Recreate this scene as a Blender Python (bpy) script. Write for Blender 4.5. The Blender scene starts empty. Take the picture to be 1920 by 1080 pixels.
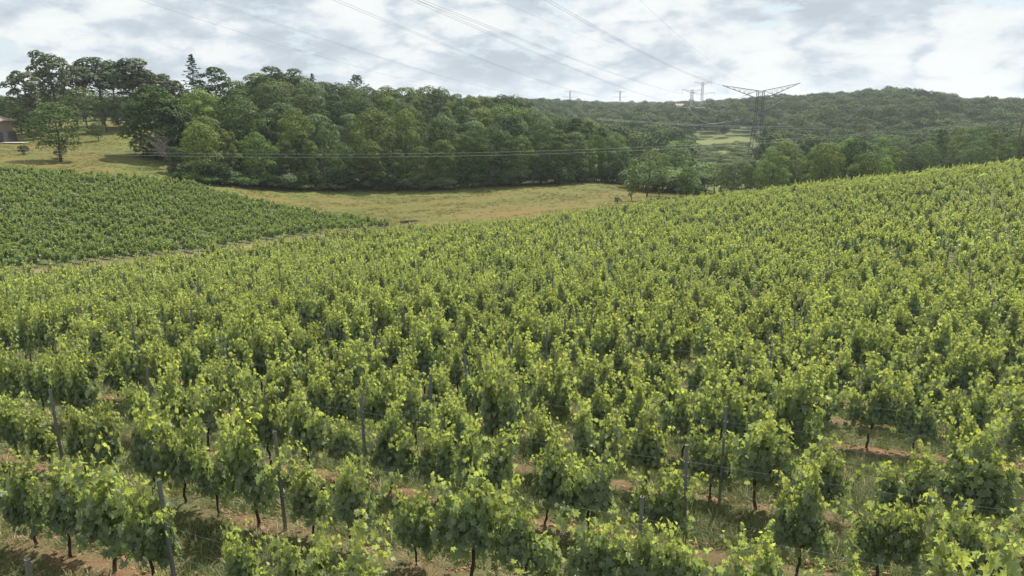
import bpy, math, random
import numpy as np
from mathutils import Vector, Matrix, Euler
R = math.radians
rnd = random.Random(7)
rng = np.random.default_rng(11)
scene = bpy.context.scene
COL = scene.collection

# ------------------------------------------------------------------ camera
F = 1371.0; PITCH = R(14.3); CZ = 30.0
cp, sp = math.cos(PITCH), math.sin(PITCH)
cam_d = bpy.data.cameras.new('camera'); cam = bpy.data.objects.new('camera', cam_d); COL.objects.link(cam)
cam.location = (0, 0, CZ); cam.rotation_euler = (math.pi/2 - PITCH, 0, 0)
cam_d.sensor_width = 36; cam_d.lens = F/1920*36; cam_d.clip_start = .1; cam_d.clip_end = 20000
scene.camera = cam

# ------------------------------------------------------------------ light and sky
SUN_EL, SUN_AZ = R(55), R(24)          # azimuth measured from +Y (the view) towards +X
sun_d = bpy.data.lights.new('sun', 'SUN'); sun = bpy.data.objects.new('sun', sun_d); COL.objects.link(sun)
sun_d.energy = 4.9; sun_d.angle = R(.55); sun_d.color = (1, .965, .90)
sdir = Vector((math.cos(SUN_EL)*math.sin(SUN_AZ), math.cos(SUN_EL)*math.cos(SUN_AZ), math.sin(SUN_EL)))
sun.rotation_euler = sdir.to_track_quat('Z', 'Y').to_euler(); sun.location = (40, 100, 120)
scene.view_settings.view_transform = 'Standard'; scene.view_settings.look = 'None'
scene.view_settings.exposure = 0.6; scene.view_settings.gamma = 1; scene.view_settings.use_curve_mapping = False
cy = scene.cycles
cy.max_bounces = 6; cy.diffuse_bounces = 3; cy.transmission_bounces = 4; cy.glossy_bounces = 2
cy.volume_bounces = 0; cy.transparent_max_bounces = 8

def N(nt, t, loc=None, **kw):
    n = nt.nodes.new(t)
    for k, v in kw.items():
        if k in n.bl_rna.properties: setattr(n, k, v)
        else: n.inputs[k].default_value = v
    return n
def L(nt, a, b): nt.links.new(a, b)
def math_(nt, op, a, b=None, clamp=False):
    n = nt.nodes.new('ShaderNodeMath'); n.operation = op; n.use_clamp = clamp
    for i, v in enumerate((a, b)):
        if v is None: continue
        if hasattr(v, 'links'): nt.links.new(v, n.inputs[i])
        else: n.inputs[i].default_value = v
    return n.outputs[0]
def mix_(nt, fac, a, b, blend='MIX'):
    n = nt.nodes.new('ShaderNodeMix'); n.data_type = 'RGBA'; n.blend_type = blend
    for key, v in ((0, fac), (6, a), (7, b)):
        if hasattr(v, 'links'): nt.links.new(v, n.inputs[key])
        else: n.inputs[key].default_value = v if key == 0 else (*v, 1) if len(v) == 3 else v
    return n.outputs[2]
def ramp_(nt, fac, stops, interp='LINEAR'):
    n = nt.nodes.new('ShaderNodeValToRGB'); nt.links.new(fac, n.inputs[0]); cr = n.color_ramp; cr.interpolation = interp
    while len(cr.elements) < len(stops): cr.elements.new(.5)
    for e, (p, c) in zip(cr.elements, stops):
        e.position = p; e.color = (*c, 1) if len(c) == 3 else c
    return n.outputs[0]
def noise_(nt, vec, scale, detail=4, rough=.55, dist=0, out=0):
    n = nt.nodes.new('ShaderNodeTexNoise'); n.inputs['Scale'].default_value = scale; n.inputs['Detail'].default_value = detail
    n.inputs['Roughness'].default_value = rough; n.inputs['Distortion'].default_value = dist
    if vec is not None: nt.links.new(vec, n.inputs['Vector'])
    return n.outputs[out]

world = bpy.data.worlds.new('World'); scene.world = world; world.use_nodes = True
world.cycles.sampling_method = 'MANUAL'; world.cycles.sample_map_resolution = 512
wt = world.node_tree; wt.nodes.clear()
wo = wt.nodes.new('ShaderNodeOutputWorld'); bg = wt.nodes.new('ShaderNodeBackground'); bg.inputs[1].default_value = .1
L(wt, bg.outputs[0], wo.inputs[0])
sky = wt.nodes.new('ShaderNodeTexSky'); sky.sky_type = 'NISHITA'; sky.sun_disc = False
sky.sun_elevation = SUN_EL; sky.sun_rotation = SUN_AZ; sky.altitude = 80; sky.air_density = 1; sky.dust_density = 1.5
tc = wt.nodes.new('ShaderNodeTexCoord')
def sky_map(scale, loc):
    m_ = wt.nodes.new('ShaderNodeMapping'); m_.inputs['Scale'].default_value = scale; m_.inputs['Location'].default_value = loc
    L(wt, tc.outputs['Generated'], m_.inputs['Vector']); return m_.outputs[0]
v1 = sky_map((1, 1, 2.3), (3.1, 1.7, .35)); v2 = sky_map((1, 1, 2.5), (-2.3, 5.1, .8)); v3 = sky_map((1, 1, 3.4), (7.3, -4.4, 2.2))
big = noise_(wt, v1, 3.6, 10, .6, .2)              # coverage: thin veil and small blue gaps where low
mass = noise_(wt, v2, 7.0, 10, .60, .1)           # the cumulus masses, flat and grey below
rn_ = wt.nodes.new('ShaderNodeTexNoise'); rn_.noise_type = 'RIDGED_MULTIFRACTAL'; rn_.normalize = True
for k_, v_ in (('Scale', 11), ('Detail', 7), ('Roughness', .55), ('Lacunarity', 2.1), ('Distortion', .15), ('Offset', .9), ('Gain', 1.2)): rn_.inputs[k_].default_value = v_
L(wt, v2, rn_.inputs['Vector']); puff = rn_.outputs[0]
edge_ = noise_(wt, v3, 24, 6, .6, .1)
shade = math_(wt, 'ADD', math_(wt, 'ADD', math_(wt, 'MULTIPLY', mass, .78), math_(wt, 'MULTIPLY', edge_, .12)), math_(wt, 'MULTIPLY', puff, .10))
cloudcol = ramp_(wt, shade, [(.527-.10, (6.25, 6.4, 6.4)), (.527-.035, (5.85, 6.1, 6.15)), (.527+.0, (5.1, 5.5, 5.8)), (.527+.045, (4.2, 4.7, 5.15)), (.527+.13, (3.6, 4.05, 4.5))])
cover = ramp_(wt, math_(wt, 'ADD', math_(wt, 'MULTIPLY', big, .8), math_(wt, 'MULTIPLY', edge_, .2)), [(.42, (0, 0, 0)), (.465, (1, 1, 1))])
bluesky = mix_(wt, .85, sky.outputs[0], (4.75, 5.55, 6.05))
L(wt, mix_(wt, cover, bluesky, cloudcol), bg.inputs[0])

# ------------------------------------------------------------------ helpers
def put(name, me, mat=None, parent=None, **props):
    o = bpy.data.objects.new(name, me); COL.objects.link(o)
    if mat is not None and not me.materials: me.materials.append(mat)
    if parent is not None: o.parent = parent
    for k, v in props.items(): o[k] = v
    return o
def empty(name, loc, rz=0, **props):
    o = bpy.data.objects.new(name, None); COL.objects.link(o); o.location = loc; o.rotation_euler = (0, 0, rz)
    o.empty_display_size = .2
    for k, v in props.items(): o[k] = v
    return o
def copy_tree(src, loc, rz=0, scale=(1, 1, 1), **props):
    o = src.copy(); COL.objects.link(o); o.location = loc; o.rotation_euler = (0, 0, rz); o.scale = scale
    for ch in src.children:
        c = ch.copy(); COL.objects.link(c); c.parent = o
        for g in ch.children:
            d = g.copy(); COL.objects.link(d); d.parent = c
    for k, v in props.items(): o[k] = v
    return o
class MB:
    def __init__(s): s.v = []; s.f = []
    def box(s, c, d, M=None):
        b = len(s.v)
        for z in (-.5, .5):
            for y in (-.5, .5):
                for x in (-.5, .5):
                    p = Vector((c[0]+x*d[0], c[1]+y*d[1], c[2]+z*d[2])); s.v.append(tuple(M @ p if M else p))
        for f in ((0, 2, 3, 1), (4, 5, 7, 6), (0, 1, 5, 4), (2, 6, 7, 3), (0, 4, 6, 2), (1, 3, 7, 5)): s.f.append(tuple(b+i for i in f))
    def tube(s, pts, rad, n=6, cap=True):
        pts = [Vector(p) for p in pts]
        if not hasattr(rad, '__len__'): rad = [rad]*len(pts)
        b = len(s.v); up = Vector((0, 0, 1))
        for i, p in enumerate(pts):
            d = (pts[min(i+1, len(pts)-1)] - pts[max(i-1, 0)]).normalized()
            a = d.cross(up if abs(d.z) < .95 else Vector((1, 0, 0))).normalized(); c = d.cross(a)
            for k in range(n):
                t = 2*math.pi*k/n; s.v.append(tuple(p + (a*math.cos(t)+c*math.sin(t))*rad[i]))
        for i in range(len(pts)-1):
            for k in range(n):
                k2 = (k+1) % n; s.f.append((b+i*n+k, b+i*n+k2, b+(i+1)*n+k2, b+(i+1)*n+k))
        if cap:
            s.f.append(tuple(b+k for k in reversed(range(n)))); s.f.append(tuple(b+(len(pts)-1)*n+k for k in range(n)))
    def bar(s, a, b, w): s.tube([a, b], w, 4, False)
    def mesh(s, name, smooth=False):
        me = bpy.data.meshes.new(name); me.from_pydata(s.v, [], s.f); me.update()
        if smooth: me.polygons.foreach_set('use_smooth', [True]*len(me.polygons))
        return me
def np_mesh(name, verts, faces, tint=None, fs=None):
    """verts (n,3); faces (m,k) ; tint (n,3) colour attribute read by the leaf materials"""
    me = bpy.data.meshes.new(name); m, k = faces.shape
    me.vertices.add(len(verts)); me.vertices.foreach_set('co', verts.astype(np.float32).ravel())
    me.loops.add(m*k); me.loops.foreach_set('vertex_index', faces.astype(np.int32).ravel())
    me.polygons.add(m); me.polygons.foreach_set('loop_start', np.arange(m, dtype=np.int32)*k)
    me.update(calc_edges=True)
    if tint is not None:
        a = me.attributes.new('tint', 'FLOAT_VECTOR', 'POINT'); a.data.foreach_set('vector', tint.astype(np.float32).ravel())
    return me

# value noise for terrain relief
_h = np.random.default_rng(5).random((256, 256))
def vnoise(x, y):
    xi = np.floor(x).astype(int); yi = np.floor(y).astype(int); fx = x-xi; fy = y-yi
    fx = fx*fx*(3-2*fx); fy = fy*fy*(3-2*fy)
    a = _h[xi % 256, yi % 256]; b = _h[(xi+1) % 256, yi % 256]; c = _h[xi % 256, (yi+1) % 256]; d = _h[(xi+1) % 256, (yi+1) % 256]
    return (a*(1-fx)+b*fx)*(1-fy)+(c*(1-fx)+d*fx)*fy-.5

# ------------------------------------------------------------------ terrain
def ray(px, py):
    u = (px-960)/F; v = (540-py)/F
    return u, cp+v*sp, -sp+v*cp
def C(px, py, Y):
    u, dy, dz = ray(px, py); s = Y/dy; return (u*s, Y, dz*s)
ctrl = [C(960, 1080, 9.15), C(0, 1080, 9.6), C(1920, 1080, 8.8), C(165, 870, 13.7), C(530, 995, 10.6),
        C(960, 720, 20), C(960, 600, 31.5), C(960, 520, 48), C(960, 450, 80), C(905, 420, 114),
        C(1700, 1000, 10), C(1700, 800, 15.5), C(1700, 640, 25.5), C(1700, 500, 45), C(1700, 410, 75), C(1700, 344, 112),
        C(1920, 317, 112), C(1920, 400, 70), C(1920, 550, 36), C(1500, 365, 115), C(1330, 381, 124), C(1300, 450, 72), C(1150, 396, 118), C(1250, 372, 150),
        C(0, 700, 22.5), C(0, 600, 36), C(200, 550, 49), C(0, 520, 63), C(400, 474, 88), C(600, 444, 103), C(750, 428, 114),
        C(0, 410, 88), C(0, 313, 122), C(200, 325, 128), C(330, 335, 136), C(480, 375, 130), C(300, 410, 104),
        C(800, 415, 118), C(900, 360, 156), C(700, 358, 157), C(500, 354, 148), C(320, 322, 142), C(100, 303, 136), C(200, 245, 188), C(30, 268, 165),
        C(1100, 347, 168), C(1200, 372, 146), C(1310, 368, 160), C(330, 300, 152),
        (0, 0, -5.5), (0, -60, -1), (60, -40, 1), (-60, -40, -7), (150, 110, -5), (100, 50, -4.5), (60, 20, -3.4), (40, 0, -3.2),
        (-100, 60, -14), (-60, 20, -10), (-60, 0, -8.5), (-180, 120, -8), (-200, 60, -13),
        (-66, 205, -9), (-25, 230, -13), (8, 255, -17), (24, 190, -20), (-140, 200, -7), (-100, 235, -6), (-200, 300, -5),
        (60, 200, -24), (100, 200, -23), (140, 210, -18), (100, 150, -14), (70, 165, -20), (108, 340, -26), (125, 480, -22.5), (60, 300, -25),
        (40, 420, -25), (200, 300, -25), (260, 400, -24), (313, 600, -3), (150, 600, -17), (208, 600, -13), (300, 500, -14), (200, 480, -20), (600, 900, -9), (410, 700, -8), (500, 780, -12), (470, 640, -14), (520, 600, -16), (144, 850, -17),
        (25, 850, -9), (-110, 600, -9), (-300, 600, -6), (60, 650, -17), (0, 3000, -16), (2000, 2500, -16), (-2000, 2500, -16),
        (0, -3000, 0), (3000, 0, -5), (-3000, 0, -8), (0, 1500, -14), (900, 1400, -13), (0, 6500, -20), (5000, 4500, -20), (-5000, 4500, -20)]
ctrl = np.array(ctrl, float)
def warp(x, y):
    r = np.hypot(x, y)+1e-9; g = np.log1p(r/40)/r; return x*g, y*g
_cx, _cy = warp(ctrl[:, 0], ctrl[:, 1])
def _U(r2): return .5*r2*np.log(r2+1e-12)
_n = len(ctrl); _K = _U((_cx[:, None]-_cx)**2+(_cy[:, None]-_cy)**2)+np.eye(_n)*2e-4
_P = np.stack([np.ones(_n), _cx, _cy], 1)
_A = np.block([[_K, _P], [_P.T, np.zeros((3, 3))]])
_w = np.linalg.solve(_A, np.concatenate([ctrl[:, 2], np.zeros(3)]))
def gh(x, y):
    x = np.atleast_1d(np.asarray(x, float)); y = np.atleast_1d(np.asarray(y, float)); wx, wy = warp(x, y)
    out = np.empty(len(wx))
    for s in range(0, len(wx), 20000):
        a = wx[s:s+20000, None]; b = wy[s:s+20000, None]
        out[s:s+20000] = _U((a-_cx)**2+(b-_cy)**2) @ _w[:_n] + _w[_n]+_w[_n+1]*a[:, 0]+_w[_n+2]*b[:, 0]
    return out + CZ
def g1(x, y): return float(gh(x, y)[0])
_ys = np.geomspace(5, 4000, 900)
def at(px, py):
    """where the sight line of a photograph pixel meets the ground"""
    u, dy, dz = ray(px, py); s = _ys/dy; d = dz*s+CZ-gh(u*s, _ys)
    i = np.argmax(d < 0) if (d < 0).any() else len(_ys)-1
    a, b = _ys[max(i-1, 0)], _ys[i]
    for _ in range(18):
        m = (a+b)/2; sm = m/dy
        if dz*sm+CZ-g1(u*sm, m) < 0: b = m
        else: a = m
    s = b/dy; return u*s, b
def proj(x, y, z):
    z = z-CZ; d = y*cp-z*sp; return 960+F*x/d, 540-F*(y*sp+z*cp)/d, d
def inpoly(x, y, poly):
    x = np.asarray(x); y = np.asarray(y); r = np.zeros(x.shape, bool); j = len(poly)-1
    for i in range(len(poly)):
        xi, yi = poly[i]; xj, yj = poly[j]
        c = ((yi > y) != (yj > y)) & (x < (xj-xi)*(y-yi)/((yj-yi) if yj != yi else 1e-9)+xi); r ^= c; j = i
    return r
def dist_line(x, y, line):
    x = np.asarray(x, float); y = np.asarray(y, float); best = np.full(x.shape, 1e9)
    for (ax, ay), (bx, by) in zip(line[:-1], line[1:]):
        vx, vy = bx-ax, by-ay; t = np.clip(((x-ax)*vx+(y-ay)*vy)/(vx*vx+vy*vy), 0, 1)
        best = np.minimum(best, np.hypot(x-ax-t*vx, y-ay-t*vy))
    return best

near_edge = [at(*p) for p in ((0, 532), (200, 513), (400, 484), (640, 447), (765, 436), (870, 433), (1000, 422), (1100, 405), (1250, 388), (1330, 381))]
NEAR = [(-150, -70), (-130, 20)] + near_edge + [(60, 132), (75, 124), (100, 126), (135, 128), (165, 60), (165, -70)]
dark_low = [at(*p) for p in ((0, 512), (200, 494), (400, 468), (640, 434), (748, 424))]
dark_top = [at(*p) for p in ((752, 425), (640, 411), (480, 382), (400, 363), (330, 346), (150, 332), (0, 322))]
DARK = [(-150, 40), (-90, 52)] + dark_low + dark_top + [(-140, 118), (-190, 110), (-200, 60)]
TRACK = [(-120, 30)] + [((a[0]+b[0])/2, (a[1]+b[1])/2) for a, b in [(at(*p), at(*p)) for p in ((0, 518), (200, 500), (400, 473), (640, 439), (752, 429))]]
wood_front = [at(*p) for p in ((312, 323), (345, 335), (400, 343), (500, 351), (600, 355), (700, 357), (800, 356), (860, 354), (940, 348), (1000, 347), (1060, 344), (1130, 342), (1185, 347))]
WOOD = wood_front + [(34, 205), (30, 250), (0, 275), (-40, 262), (-70, 240), (-92, 222), (-90, 190), (-82, 168)]
FIELD = [at(*p) for p in ((1283, 266), (1330, 262), (1398, 256), (1408, 275), (1412, 292), (1345, 300), (1290, 300), (1283, 285))]

# ------------------------------------------------------------------ materials
def new_mat(name):
    m = bpy.data.materials.new(name); m.use_nodes = True; nt = m.node_tree; nt.nodes.clear()
    out = nt.nodes.new('ShaderNodeOutputMaterial'); return m, nt, out
def simple_mat(name, col, rough=.8, metal=0, var=.25, scale=6, bump=.0):
    m, nt, out = new_mat(name); b = nt.nodes.new('ShaderNodeBsdfPrincipled'); L(nt, b.outputs[0], out.inputs[0])
    t = nt.nodes.new('ShaderNodeTexCoord'); n = noise_(nt, t.outputs['Object'], scale, 5, .6)
    c = mix_(nt, n, tuple(x*(1-var) for x in col), tuple(min(1, x*(1+var)) for x in col)); L(nt, c, b.inputs['Base Color'])
    b.inputs['Roughness'].default_value = rough; b.inputs['Metallic'].default_value = metal
    if bump:
        bp = nt.nodes.new('ShaderNodeBump'); bp.inputs['Strength'].default_value = bump; L(nt, n, bp.inputs['Height']); L(nt, bp.outputs[0], b.inputs['Normal'])
    return m
def leaf_mat(name, old, young, trans_col, trans=.35, rough=.45, spec=.5, objvar=.3, hue2=None):
    """tint.x = age towards the shoot tip, tint.y = a random number per leaf"""
    m, nt, out = new_mat(name); a = nt.nodes.new('ShaderNodeAttribute'); a.attribute_name = 'tint'
    sx = nt.nodes.new('ShaderNodeSeparateXYZ'); L(nt, a.outputs['Vector'], sx.inputs[0])
    oi = nt.nodes.new('ShaderNodeObjectInfo')
    c = mix_(nt, sx.outputs[0], old, young)
    if hue2 is not None: c = mix_(nt, oi.outputs['Random'], c, mix_(nt, sx.outputs[0], hue2, young))
    v = math_(nt, 'ADD', math_(nt, 'MULTIPLY', sx.outputs[1], .5), .75)
    r2 = math_(nt, 'FRACT', math_(nt, 'MULTIPLY', oi.outputs['Random'], 7.31))
    v = math_(nt, 'MULTIPLY', v, math_(nt, 'ADD', math_(nt, 'MULTIPLY', r2, objvar), 1-objvar/2))
    vv = nt.nodes.new('ShaderNodeCombineXYZ')
    for i in range(3): L(nt, v, vv.inputs[i])
    c = mix_(nt, 1.0, c, vv.outputs[0], 'MULTIPLY'); c = mix_(nt, 1.0, c, oi.outputs['Color'], 'MULTIPLY')
    b = nt.nodes.new('ShaderNodeBsdfPrincipled'); L(nt, c, b.inputs['Base Color']); b.inputs['Roughness'].default_value = rough
    b.inputs['Specular IOR Level'].default_value = spec
    tr = nt.nodes.new('ShaderNodeBsdfTranslucent'); tcn = mix_(nt, 1.0, c, trans_col, 'MULTIPLY'); L(nt, tcn, tr.inputs[0])
    mx = nt.nodes.new('ShaderNodeMixShader'); mx.inputs[0].default_value = trans
    L(nt, b.outputs[0], mx.inputs[1]); L(nt, tr.outputs[0], mx.inputs[2]); L(nt, mx.outputs[0], out.inputs[0])
    return m
M = {}
M['vine_leaf'] = leaf_mat('vine_leaf', (.170, .228, .142), (.305, .340, .112), (1.8, 1.75, .8), .47, .46, .6, .25, hue2=(.190, .232, .136))
M['vine_leaf_dark'] = leaf_mat('vine_leaf_dark', (.125, .178, .080), (.25, .30, .10), (1.8, 1.8, .8), .38, .45, .4, .25)
M['tree_leaf'] = leaf_mat('tree_leaf', (.050, .088, .032), (.125, .165, .050), (1.6, 1.7, .8), .14, .75, .09, .5, hue2=(.070, .092, .046))
M['pine_leaf'] = leaf_mat('pine_leaf', (.075, .098, .055), (.15, .165, .08), (1.4, 1.5, .8), .15, .7, .2, .3)
M['far_leaf'] = leaf_mat('far_leaf', (.050, .084, .030), (.112, .150, .046), (1.6, 1.6, .8), .12, .8, .08, .6, hue2=(.056, .088, .036))
M['grass'] = leaf_mat('grass', (.105, .155, .050), (.21, .225, .095), (1.4, 1.4, .8), .3, .6, .3, .4, hue2=(.13, .15, .055))
M['straw'] = leaf_mat('straw', (.36, .27, .15), (.44, .36, .22), (1, 1, .8), .15, .7, .2, .4)
M['vine_wood'] = simple_mat('vine_wood', (.065, .047, .036), .95, 0, .5, 25, .6)
M['shoot'] = simple_mat('shoot', (.19, .21, .07), .7, 0, .3, 10)
M['bark'] = simple_mat('bark', (.10, .08, .062), .95, 0, .4, 3, .5)
M['pine_bark'] = simple_mat('pine_bark', (.15, .095, .07), .95, 0, .4, 2, .5)
M['grey_wood'] = simple_mat('grey_wood', (.17, .15, .135), .9, 0, .25, 3)
M['steel'] = simple_mat('steel', (.20, .205, .21), .55, .45, .2, 12)
M['wire'] = simple_mat('wire', (.30, .31, .31), .5, .5, .1, 2)
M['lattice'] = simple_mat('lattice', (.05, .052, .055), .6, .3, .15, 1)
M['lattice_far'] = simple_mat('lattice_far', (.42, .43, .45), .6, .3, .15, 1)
M['cable'] = simple_mat('cable', (.24, .245, .25), .6, .2, .1, 1)
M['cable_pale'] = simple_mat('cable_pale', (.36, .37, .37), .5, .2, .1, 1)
M['pole_wood'] = simple_mat('pole_wood', (.13, .10, .08), .9, 0, .3, 2)
M['clod'] = simple_mat('clod', (.27, .15, .09), .95, 0, .25, 12, .4)

# ground: what grows or lies where comes from the zone attributes, the row strips from the position
def ground_mat():
    m, nt, out = new_mat('ground'); b = nt.nodes.new('ShaderNodeBsdfPrincipled'); L(nt, b.outputs[0], out.inputs[0])
    b.inputs['Roughness'].default_value = .95; b.inputs['Specular IOR Level'].default_value = .15
    g = nt.nodes.new('ShaderNodeNewGeometry'); P = g.outputs['Position']
    s = nt.nodes.new('ShaderNodeSeparateXYZ'); L(nt, P, s.inputs[0]); X, Y = s.outputs[0], s.outputs[1]
    def attr(nm):
        a = nt.nodes.new('ShaderNodeAttribute'); a.attribute_name = nm; return a.outputs['Fac']
    n1 = noise_(nt, P, .9, 6, .62); n2 = noise_(nt, P, 6, 6, .68); n3 = noise_(nt, P, 40, 4, .65); nb = noise_(nt, P, .035, 5, .6, .6)
    # strips under the rows
    rn = math_(nt, 'ADD', math_(nt, 'MULTIPLY', X, ROW_N[0]), math_(nt, 'MULTIPLY', Y, ROW_N[1]))
    rn = math_(nt, 'DIVIDE', math_(nt, 'SUBTRACT', rn, ROW_0), ROW_S)
    rf = math_(nt, 'ABSOLUTE', math_(nt, 'SUBTRACT', math_(nt, 'FRACT', math_(nt, 'ADD', rn, 100.5)), .5))
    rf = math_(nt, 'ADD', rf, math_(nt, 'MULTIPLY', math_(nt, 'SUBTRACT', n1, .5), .34))
    rf = math_(nt, 'ADD', rf, math_(nt, 'MULTIPLY', math_(nt, 'SUBTRACT', n2, .5), .35))
    strip = ramp_(nt, rf, [(.03, (1, 1, 1)), (.18, (0, 0, 0))])
    soil = ramp_(nt, n2, [(.3, (.10, .06, .036)), (.5, (.19, .092, .048)), (.7, (.26, .15, .085))])
    soil = mix_(nt, math_(nt, 'MULTIPLY', n3, .5), soil, (.27, .20, .12))
    grs = ramp_(nt, n2, [(.34, (.055, .07, .028)), (.5, (.095, .108, .040)), (.68, (.185, .15, .08))])
    strip = math_(nt, 'MULTIPLY', strip, ramp_(nt, noise_(nt, P, .55, 3, .6), [(.42, (.08, .08, .08)), (.60, (1, 1, 1))]))
    vy = mix_(nt, strip, grs, soil)
    dv = ramp_(nt, n1, [(.35, (.06, .08, .03)), (.55, (.11, .11, .05)), (.72, (.22, .16, .10))])
    # meadow: dry golden grass with greener belts and reddish seed heads
    st = nt.nodes.new('ShaderNodeMapping'); st.inputs['Scale'].default_value = (.6, 1.3, 1); st.inputs['Rotation'].default_value = (0, 0, R(-8)); L(nt, P, st.inputs[0])
    ms = noise_(nt, st.outputs[0], .11, 6, .6, .4)
    md = ramp_(nt, ms, [(.34, (.062, .080, .020)), (.45, (.098, .100, .022)), (.54, (.126, .112, .027)), (.63, (.165, .104, .034))])
    md = mix_(nt, math_(nt, 'MULTIPLY', n1, .45), md, (.13, .13, .04))
    md = mix_(nt, math_(nt, 'MULTIPLY', attr('greener'), .8), md, (.105, .135, .03))
    md = mix_(nt, math_(nt, 'MULTIPLY', n2, .35), md, (.15, .13, .05))
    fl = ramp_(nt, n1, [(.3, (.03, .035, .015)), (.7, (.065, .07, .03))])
    far = ramp_(nt, nb, [(.35, (.07, .10, .032)), (.6, (.11, .13, .042))])
    tr = mix_(nt, n2, (.20, .135, .075), (.31, .22, .13))
    tr = mix_(nt, ramp_(nt, n1, [(.45, (0, 0, 0)), (.6, (1, 1, 1))]), tr, (.11, .12, .04))
    c = md
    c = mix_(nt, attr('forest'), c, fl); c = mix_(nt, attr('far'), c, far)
    c = mix_(nt, attr('field'), c, mix_(nt, n1, (.105, .15, .038), (.16, .155, .05)))
    c = mix_(nt, attr('vine'), c, vy); c = mix_(nt, attr('dark'), c, dv); c = mix_(nt, attr('track'), c, tr)
    L(nt, c, b.inputs['Base Color'])
    bp = nt.nodes.new('ShaderNodeBump'); bp.inputs['Strength'].default_value = .9; bp.inputs['Distance'].default_value = .06
    L(nt, math_(nt, 'ADD', n2, math_(nt, 'MULTIPLY', n3, .5)), bp.inputs['Height']); L(nt, bp.outputs[0], b.inputs['Normal'])
    return m
RA = R(-27); ROW_T = (math.cos(RA), math.sin(RA)); ROW_N = (-ROW_T[1], ROW_T[0])
ROW_0, ROW_S, VS, PS, P_0 = 5.75, 1.97, .98, 5.88, -8.0

# ------------------------------------------------------------------ ground sheet
rings = np.concatenate([[0, 1.5, 3, 4.5], np.geomspace(6, 5500, 640)])
th = np.concatenate([np.linspace(-180, -50, 60, endpoint=False), np.linspace(-50, 50, 440, endpoint=False), np.linspace(50, 180, 60, endpoint=False)])
th = np.radians(90-th)
GX = (rings[:, None]*np.cos(th)).ravel(); GY = (rings[:, None]*np.sin(th)).ravel()
GZ = gh(GX, GY)
rr = np.hypot(GX, GY); nw = np.clip(1-rr/60, 0, 1)
invine = inpoly(GX, GY, NEAR); indark = inpoly(GX, GY, DARK)
rowf = np.abs(((GX*ROW_N[0]+GY*ROW_N[1]-ROW_0)/ROW_S+.5) % 1-.5)*ROW_S
GZ += nw*invine*(.05*np.exp(-(rowf/.3)**2)+.07*vnoise(GX*4, GY*4)+.05*vnoise(GX*11, GY*11)) + .25*vnoise(GX/7, GY/7)*np.clip(rr/40-.6, 0, 1)*np.clip(2-rr/90, .3, 1)
nt_, nr_ = len(th), len(rings)
i0 = np.arange(nr_-1)[:, None]*nt_+np.arange(nt_)[None]; i1 = np.arange(nr_-1)[:, None]*nt_+(np.arange(nt_)[None]+1) % nt_
gf = np.stack([i0, i0+nt_, i1+nt_, i1], -1).reshape(-1, 4)
gme = np_mesh('ground', np.stack([GX, GY, GZ], 1), gf)
gme.polygons.foreach_set('use_smooth', [True]*len(gme.polygons))
def soft(d, w): return np.clip(.5-d/w, 0, 1)
def sd(poly):
    ins = inpoly(GX, GY, poly); d = dist_line(GX, GY, poly+[poly[0]]); return np.where(ins, -d, d)
dwood = sd(WOOD); near_track = dist_line(GX, GY, TRACK)
m_v = soft(sd(NEAR), .6); m_d = soft(sd(DARK), .8)
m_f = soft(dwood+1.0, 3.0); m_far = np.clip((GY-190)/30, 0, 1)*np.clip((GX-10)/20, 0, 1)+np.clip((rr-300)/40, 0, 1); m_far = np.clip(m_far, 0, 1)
m_far = np.maximum(m_far, np.clip((GX-55)/15, 0, 1)*np.clip((GY-140)/15, 0, 1))
m_far = np.maximum(m_far, np.clip((GY-215)/15, 0, 1))
m_fi = soft(sd(FIELD), 6)
m_t = soft(near_track-.9+1.6*vnoise(GX/4, GY/4), 1.4)*(1-m_v)*(1-m_d)
m_gr = np.clip(1-np.abs(dwood-3)/9, 0, 1)*.9
for nm, arr in (('vine', m_v), ('dark', m_d), ('forest', m_f), ('far', m_far), ('field', m_fi), ('track', m_t), ('greener', m_gr)):
    a = gme.attributes.new(nm, 'FLOAT', 'POINT'); a.data.foreach_set('value', arr.astype(np.float32))
put('ground', gme, ground_mat(), kind='structure')

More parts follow.
